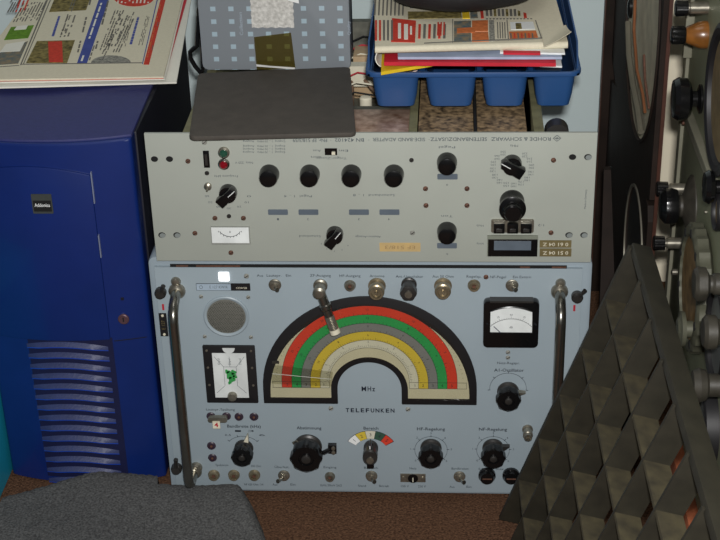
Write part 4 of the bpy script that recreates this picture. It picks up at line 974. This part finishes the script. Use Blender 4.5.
# black bag on top of the newspapers
bagm = mat('black_cloth', (20, 19, 21), .7, noise=.2, scale=60, bump=.3, bscale=120)
c = onz(462, 12, zT0 + .012); c.y += .012
m = MB(); NU, NV = 40, 18; rnd = random.Random(2)
rings = []
for j in range(NV + 1):
    ph = -PI / 2 + PI * j / NV; ring = []
    for i in range(NU):
        t = 2 * PI * i / NU; sgn = lambda v: (1 if v >= 0 else -1)
        cx_, sx_ = sgn(math.cos(t)) * abs(math.cos(t)) ** .8, sgn(math.sin(t)) * abs(math.sin(t)) ** .8
        cp, sp_ = abs(math.cos(ph)) ** .7, sgn(math.sin(ph)) * abs(math.sin(ph)) ** .7
        w = 1 + .03 * math.sin(3 * t + 1) + .02 * math.sin(7 * t)
        ring.append(m.bm.verts.new((c.x + .102 * cp * cx_ * w, c.y + .055 + .105 * cp * sx_ * w, c.z + .030 + .030 * sp_)))
    rings.append(ring)
for A, B in zip(rings, rings[1:]):
    for i in range(NU): m.face([A[i], A[(i + 1) % NU], B[(i + 1) % NU], B[i]])
bmesh.ops.remove_doubles(m.bm, verts=m.bm.verts, dist=.0002)
bag = m.obj('cloth_bag', bagm); tag(bag, 'black soft bag lying on the newspapers in the blue tray', 'bag')

# ------------------------------------------------------------------ right side: wooden baffle, post, plank
wood = mat('dark_brown_wood', (34, 25, 20), .7, noise=.3, scale=25, spec=.2)
woodR = mat('red_brown_wood', (66, 38, 28), .45, noise=.25, scale=30)
XB = .3435
bf = thing('speaker_baffle', 'tall dark brown wooden baffle board with round openings, standing behind the black grate', 'board', (XB + .006, .24, 0))
FX = Fr((XB, 0, 0), (0, 1, 0), (0, 0, 1), (-1, 0, 0))
# board with two round holes, cut as a polygon ring
def holed(y0, y1, z0, z1, holes, c0, c1):
    m = MB(); zc = sorted(holes, key=lambda h: h[1]); cuts = [z0] + [(zc[i][1] + zc[i][2] + zc[i + 1][1] - zc[i + 1][2]) / 2 for i in range(len(zc) - 1)] + [z1]
    for h, (cy_, cz_, r) in enumerate(zc):
        za2, zb2 = cuts[h], cuts[h + 1]; n = 48; outer, inner = [], []
        for i in range(n):
            t = 2 * PI * i / n; d = (math.cos(t), math.sin(t))
            k = min([(v - o) / dd for dd, o, v in ((d[0], cy_, y1 if d[0] > 0 else y0), (d[1], cz_, zb2 if d[1] > 0 else za2)) if abs(dd) > 1e-9])
            outer.append((cy_ + d[0] * k, cz_ + d[1] * k)); inner.append((cy_ + d[0] * r, cz_ + d[1] * r))
        V = [[m.bm.verts.new(FX.p(a, b, c)) for a, b in P] for P, c in ((outer, c0), (outer, c1), (inner, c1), (inner, c0))]
        for i in range(n):
            j = (i + 1) % n
            for q in range(4): m.face([V[q][i], V[q][j], V[(q + 1) % 4][j], V[(q + 1) % 4][i]])
    return m
hb = onx(643, 156, XB)
H1 = (.252, .585, .166); H2 = (.178, .265, .096)
holed(.070, .565, .0, .86, [H1, H2], -.010, 0).obj('baffle_board', wood, bf)
MB().box(Fr((0, 0, 0), (1, 0, 0), (0, 0, 1), (0, -1, 0)), XB + .006, XB + .0105, 0, .86, -.070, -.067).obj('edge_strip', woodR, bf)
MB().box(Fr((0, 0, 0), (1, 0, 0), (0, 0, 1), (0, -1, 0)), XB + .012, XB + .013, 0, .86, -.5, .003).obj('rear_lining', wood, bf) if 0 else None
cone = mat('grey_speaker_paper', (186, 178, 154), .8, noise=.2, scale=30, bump=.3, bscale=60)
for (cy_, cz_, r) in (H1, H2):
    k = MB().lathe(FX, cy_, cz_, [(r * .997, -.010), (r * .997, -.002), (r * .6, -.005), (0, -.005)], 48).obj('speaker_cone', cone if cz_ > .4 else blackM, bf)
    MB().arc(FX, cy_, cz_, r, r + .004, 0, 2 * PI, 0, .002, 48).obj('opening_rim', wood if cz_ > .4 else mat('dull_grey_metal', (120, 116, 104), .4, .5), bf)
# torn strips hanging in the upper opening
for (p, mt, w) in (([(636, -20), (634, 30), (637, 70), (643, 95), (645, 112)], mat('orange_cord', (120, 72, 38), .8), .0020), ([(628, 22), (629, 55), (633, 85), (638, 110), (641, 132)], mat('grey_felt', (96, 92, 78), .8), .0042), ([(644, 55), (645, 80), (649, 108)], rust, .0016)):
    MB().tube([onx(x, y, XB - .004) for x, y in p], w, 8).obj('torn_strip', mt, bf)
MB().lathe(FX, onx(632, 8, XB).y, onx(632, 8, XB).z, [(.010, 0), (.010, .004), (.006, .006), (0, .0065)], 20, sb=1.4).obj('bolt_head', black, bf)
# rear post against the wall
q = onp(603, 100, 1, .49)
ps = thing('wooden_post', 'narrow dark post with red-brown edge against the wall, right of the two radios', 'post', (.318, .49, 0))
x0 = ony(603.5, 60, .565).x; MB().box(FW, x0, XB + .01, .566, .598, 0, .95).obj('post_body', wood, ps, bevel=.001)
MB().box(FW, x0 - .0016, x0, .566, .574, 0, .95).obj('post_edge', woodR, ps)
# dark cloth-covered plank between post and baffle
m = MB(); A = [ony(606, 285, .20), ony(622, 285, .20), ony(613, 165, .34), ony(604, 165, .34)]
pk = MB().slab([ony(599, 330, .16), ony(616, 330, .16), ony(611, 170, .30), ony(604, 170, .30)], .012, (0, 1, 0)); tag(pk.obj('leaning_plank', wood), 'black narrow plank leaning in the gap right of the blue receiver', 'plank')

# ------------------------------------------------------------------ olive transmitter on the right
XI = .385
dusty = mat('dusty_bakelite', (54, 51, 44), .5, noise=.25, scale=80)
olive = mat('olive_grey_enamel', (142, 146, 118), .55, noise=.12, scale=14)
tx = thing('field_transmitter', 'olive grey radio set crowded with knobs and dials at the right edge', 'radio equipment', (XI + .12, .1, 0))
FI = Fr((XI, 0, 0), (0, 1, 0), (0, 0, 1), (-1, 0, 0))
yfar = onx(681, 125, XI).y
MB().box(FW, XI + .002, XI + .30, -.75, yfar - .004, .136, .95).obj('case', olive, tx, bevel=.004)
MB().box(FI, -.75, yfar, .138, .945, -.004, 0).obj('front_panel', olive, tx, bevel=.0015)
def ip(px, py): q = onx(px, py, XI); return q.y, q.z
0 and print('far edge y', yfar, 'right col', ip(720, 100), ip(720, 300), ip(700, 100))
ribs = mat('rail_grey', (126, 124, 108), .5, .2, noise=.1)
def ibar(p, q, w, d, name='brace'):
    a, b = Vector(ip(*p)), Vector(ip(*q)); dd = (b - a).normalized(); pn = Vector((-dd.y, dd.x)) * w
    return MB().poly(FI, [tuple(a + pn), tuple(a - pn), tuple(b - pn), tuple(b + pn)], 0, d).obj(name, ribs, tx, bevel=.001)
ibar((687, 113), (716, 188), .005, .006); ibar((692, 113), (721, 188), .003, .009)
MB().box(FI, yfar - .022, yfar - .004, .14, .94, 0, .004).obj('edge_rail', ribs, tx)
KS, KL = .93, .66
SP = lambda P: [(r_ * KS, c_ * KL) for r_, c_ in P]
SR = lambda t: (t[0] * KL, t[1] * KL) if t else None
def base(tipx, tipy, L_):   # panel point of a knob whose tip shows at this pixel, standing L_ proud
    q = onx(tipx, tipy, XI - L_ * KL); return q.y, q.z
def iknob(tipx, tipy, L_, prof, mt, name='control_knob', flute=0, amp=.05, label=None, seg=32, fr_rng=None):
    a, b = base(tipx, tipy, L_); k = MB().lathe(FI, a, b, SP(prof), seg, flute=flute, amp=amp, fr_rng=SR(fr_rng)).obj(name, mt, tx)
    if label: lbl(k, label)
    return k, a, b
# ribbed terminal knobs on metal posts
for (x, y) in ((675, 8), (656, 189), (653, 243)):
    k, a, b = iknob(x, y, .055, [(.0075, 0), (.0075, .030), (.0055, .031), (.0055, .036)], steel, 'terminal_post')
    MB().lathe(FI, a, b, SP([(.0095, .034), (.0095, .053), (.008, .055), (0, .055)]), 48, flute=14, amp=.07, fr_rng=SR((.035, .054))).obj('ribbed_cap', black, k)
k, a, b = iknob(671, 35, .060, [(.0165, 0), (.0168, .005), (.016, .014), (.010, .034), (.007, .038)], mat('amber_resin', (118, 74, 30), .3, coat=.4, noise=.3, scale=90), 'amber_insulator', label='amber-coloured cone insulator')
MB().lathe(FI, a, b, SP([(.0095, .036), (.0105, .040), (.0105, .058), (.008, .060), (0, .060)]), 48, flute=14, amp=.06, fr_rng=SR((.039, .059))).obj('ribbed_cap', black, k)
# large mushroom knob
iknob(672, 99, .050, [(.018, 0), (.018, .004), (.010, .008), (.010, .016), (.020, .019), (.0255, .025), (.0265, .040), (.023, .048), (.012, .050), (0, .050)], black, label='large glossy black mushroom knob')
# round dials (rim, face, hub)
bronze = mat('bronze_dial', (134, 116, 84), .45, .4, noise=.25, scale=70)
def idial(px, py, r, L_=.012, face=bronze, name='round_dial'):
    a, b = ip(px, py); k = MB().lathe(FI, a, b, SP([(r, 0), (r, L_), (r * .93, L_ + .003), (r * .86, L_), (r * .84, L_ * .4), (0, L_ * .4)]), 56).obj(name, blackM, tx)
    MB().lathe(FI, a, b, SP([(r * .83, L_ * .4), (r * .82, L_ * .55), (r * .1, L_ * .55), (0, L_ * .6)]), 48).obj('dial_face', face, k); return k
idial(727, 100, .085, .014)
iknob(703, 187, .030, [(.008, 0), (.008, .01), (.0165, .014), (.0195, .021), (.0165, .028), (.006, .030), (0, .030)], black, label='black ball-shaped knob')
idial(721, 212, .022, .008)
# flanged knob
k, a, b = iknob(659, 206, .058, [(.040, .0), (.040, .002), (.036, .006), (.020, .014), (.014, .018), (.014, .024)], dusty, 'flanged_knob')
MB().lathe(FI, a, b, SP([(.013, .022), (.0215, .027), (.0235, .036), (.0225, .048), (.016, .056), (0, .058)]), 40, flute=8, amp=.03, fr_rng=SR((.026, .05))).obj('knob_grip', black, k)
# toothed wheel
a, b = ip(704, 288); r = .078
k = MB().lathe(FI, a, b, SP([(r * .9, 0), (r, .006), (r, .024), (r * .95, .028), (r * .84, .028), (r * .82, .022), (0, .022)]), 96, flute=24, amp=.02, fr_rng=SR((.005, .025))).obj('toothed_wheel', mat('grey_green_metal', (82, 82, 68), .55, .2, noise=.2), tx)
MB().lathe(FI, a, b, SP([(r * .8, .022), (r * .8, .024), (r * .3, .025), (0, .025)]), 48).obj('wheel_face', mat('worn_bronze', (88, 66, 40), .5, .3, scale=60, rgb2=(148, 120, 80)), k)
for i in range(10):
    t = i * 2 * PI / 10 + .2; MB().cyl(FI, a + r * KS * .89 * math.cos(t), b + r * KS * .89 * math.sin(t), .005, .027 * KL, .0288 * KL, 12).obj('rim_slot', dark, k)
k, a, b = iknob(693, 284, .062, [(.012, .0), (.012, .030), (.010, .034), (.010, .042)], dusty, 'shaft_knob')
MB().lathe(FI, a, b, SP([(.011, .038), (.0175, .043), (.0185, .056), (.015, .061), (0, .062)]), 36, flute=6, amp=.04).obj('knob_grip', dusty, k)
iknob(677, 329, .050, [(.010, 0), (.010, .036), (.021, .038), (.022, .045), (.016, .046), (.012, .050), (0, .050)], mat('grey_green_metal', (104, 104, 88)), 'disc_knob')
k, a, b = iknob(702, 332, .050, [(.014, 0), (.014, .026), (.0185, .03), (.019, .044), (.015, .049), (0, .050)], dusty)
idial(722, 335, .060, .012, mat('grey_dial', (96, 98, 96), .4, .2, noise=.2))
k, a, b = iknob(691, 385, .056, [(.013, 0), (.013, .03), (.017, .034), (.0195, .044), (.016, .054), (.006, .056), (0, .056)], dusty, label='grey ball-ended knob')
idial(712, 425, .050, .02, mat('grey_dial', (96, 98, 96)))
iknob(712, 330, .02, [(.010, 0), (.010, .016), (.006, .02), (0, .02)], steel, 'small_bolt') ; iknob(671, 272, .012, [(.0045, 0), (.0045, .01), (0, .012)], steel, 'small_bolt'); iknob(668, 262, .008, [(.003, 0), (.003, .006), (0, .008)], steel, 'small_bolt')
iknob(706, 152, .006, [(.003, 0), (.003, .004), (0, .006)], steel, 'small_bolt'); iknob(681, 122, .014, [(.004, 0), (.004, .012), (0, .014)], rust, 'small_bolt'); iknob(704, 212, .005, [(.002, 0), (.002, .004), (0, .005)], steel, 'small_bolt')
# bracket near the top left corner
a, b = ip(694, 20); MB().box(FI, a - .006, a + .004, b - .045, b + .015, 0, .010).obj('bracket', ribs, tx, bevel=.001)

# clay bricks carrying the transmitter, glimpsed through the grate
brick = mat('orange_clay', (176, 98, 62), .85, noise=.2, scale=60, bump=.4)
for nm_, z_ in (('lower orange clay brick on the floor under the olive radio set', 0), ('upper orange clay brick between the lower brick and the olive radio set', .0675)):
    for_y = -.30
    m = MB(); m.box(FW, .372, .487, -.30 + z_ * .2, -.045, z_ + .0005, z_ + .0665)
    b_ = m.obj('clay_brick', brick, bevel=.003); tag(b_, nm_, 'brick', 'bricks under the olive radio set')

# ------------------------------------------------------------------ black cell grate leaning in front
gm = mat('black_dusty_plastic', (41, 38, 29), .6, noise=.25, scale=45)
gd = mat('dust_covered_plastic', (50, 45, 32), .8, scale=55, rgb2=(76, 69, 48))
P0 = Vector((.286, -.126, .372)); A_ = Vector((-.0217, .0141, -.0725)); B_ = Vector((.0026, -.0736, -.0024))
Nn = A_.cross(B_).normalized()
if Nn.x > 0: Nn = -Nn
gt = thing('plastic_grate', 'large black dusty grate of square cells leaning in front of the receiver', 'grate', tuple(P0 + A_ * 5.0 + B_ * 3.5))
Au, Bu = A_.normalized(), B_.normalized(); HD = .0137; JM = 7.2; IM = 4.98
def bar(p, q, side, w, d0, d1):  # box from p to q, half width w along side, depth d0..d1 along Nn
    return [p - side * w + Nn * d0, p + side * w + Nn * d0, q + side * w + Nn * d0, q - side * w + Nn * d0, p - side * w + Nn * d1, p + side * w + Nn * d1, q + side * w + Nn * d1, q - side * w + Nn * d1]
for j in range(0, 8):
    p, q = P0 + A_ * -1 + B_ * j, P0 + A_ * IM + B_ * j
    MB().hexa(bar(p, q, Bu, .0022 if j else .004, -HD, HD)).obj('upright_slat', gm, gt, bevel=.0006)
for i in range(0, 5):
    p, q = P0 + A_ * i + B_ * 0, P0 + A_ * i + B_ * JM
    MB().hexa(bar(p, q, Au, .0022, -HD * .96, HD * .96)).obj('cross_slat', gd, gt, bevel=.0006)
MB().hexa(bar(P0 - A_ + B_ * -.05, P0 - A_ + B_ * JM, Au, .0050, -HD * .82, HD * .82)).obj('top_rail', gm, gt, bevel=.002)

# ------------------------------------------------------------------ grey carpet offcut in the foreground
fel = mat('grey_felt_carpet', (62, 62, 62), .95, scale=380, rgb2=(104, 104, 103), bump=.5, bscale=260, spec=.05)
NX, NY = 90, 70
Bk = [(-60, 512), (-10, 500), (30, 489), (60, 482), (100, 473), (125, 469), (150, 471), (170, 479), (192, 484), (215, 480.5), (236, 480), (244, 486)]
bw = [onz(x, y, .022) for x, y in Bk]
def bky(x):
    if x <= bw[0].x: return bw[0].y
    for a, b in zip(bw, bw[1:]):
        if x <= b.x: return a.y + (b.y - a.y) * (x - a.x) / (b.x - a.x)
    return bw[-1].y
xr0 = onz(243, 487, .02).x
rnd = random.Random(5)
def matf(u, v):
    yfr = -.42
    xrt = xr0 + .036 * min(1, v * 4.2) ** .8 + .03 * v
    x = -.485 + (xrt + .485) * u
    yb2 = min(bky(min(x, bw[-1].x)), .016 if x < -.284 else -.004)
    y = yb2 + (yfr - yb2) * v
    e = min(1, u and (1 - u) * 26 + .0, v * 60)
    z = .003 + (.026 - .008 * min(1, v * 2)) * (max(0, min(1, e)) ** .5) + .0022 * math.sin(x * 31 + y * 9) + .0015 * math.sin(y * 47 + x * 13) + rnd.uniform(-.0006, .0006)
    return Vector((x + rnd.uniform(-.0012, .0012) * (u == 1), y + rnd.uniform(-.001, .001), max(.0015, z)))
m = MB(); m.grid(matf, NX, NY)
tag(m.obj('carpet_offcut', fel), 'thick dark grey carpet offcut on the floor at lower left', 'mat')
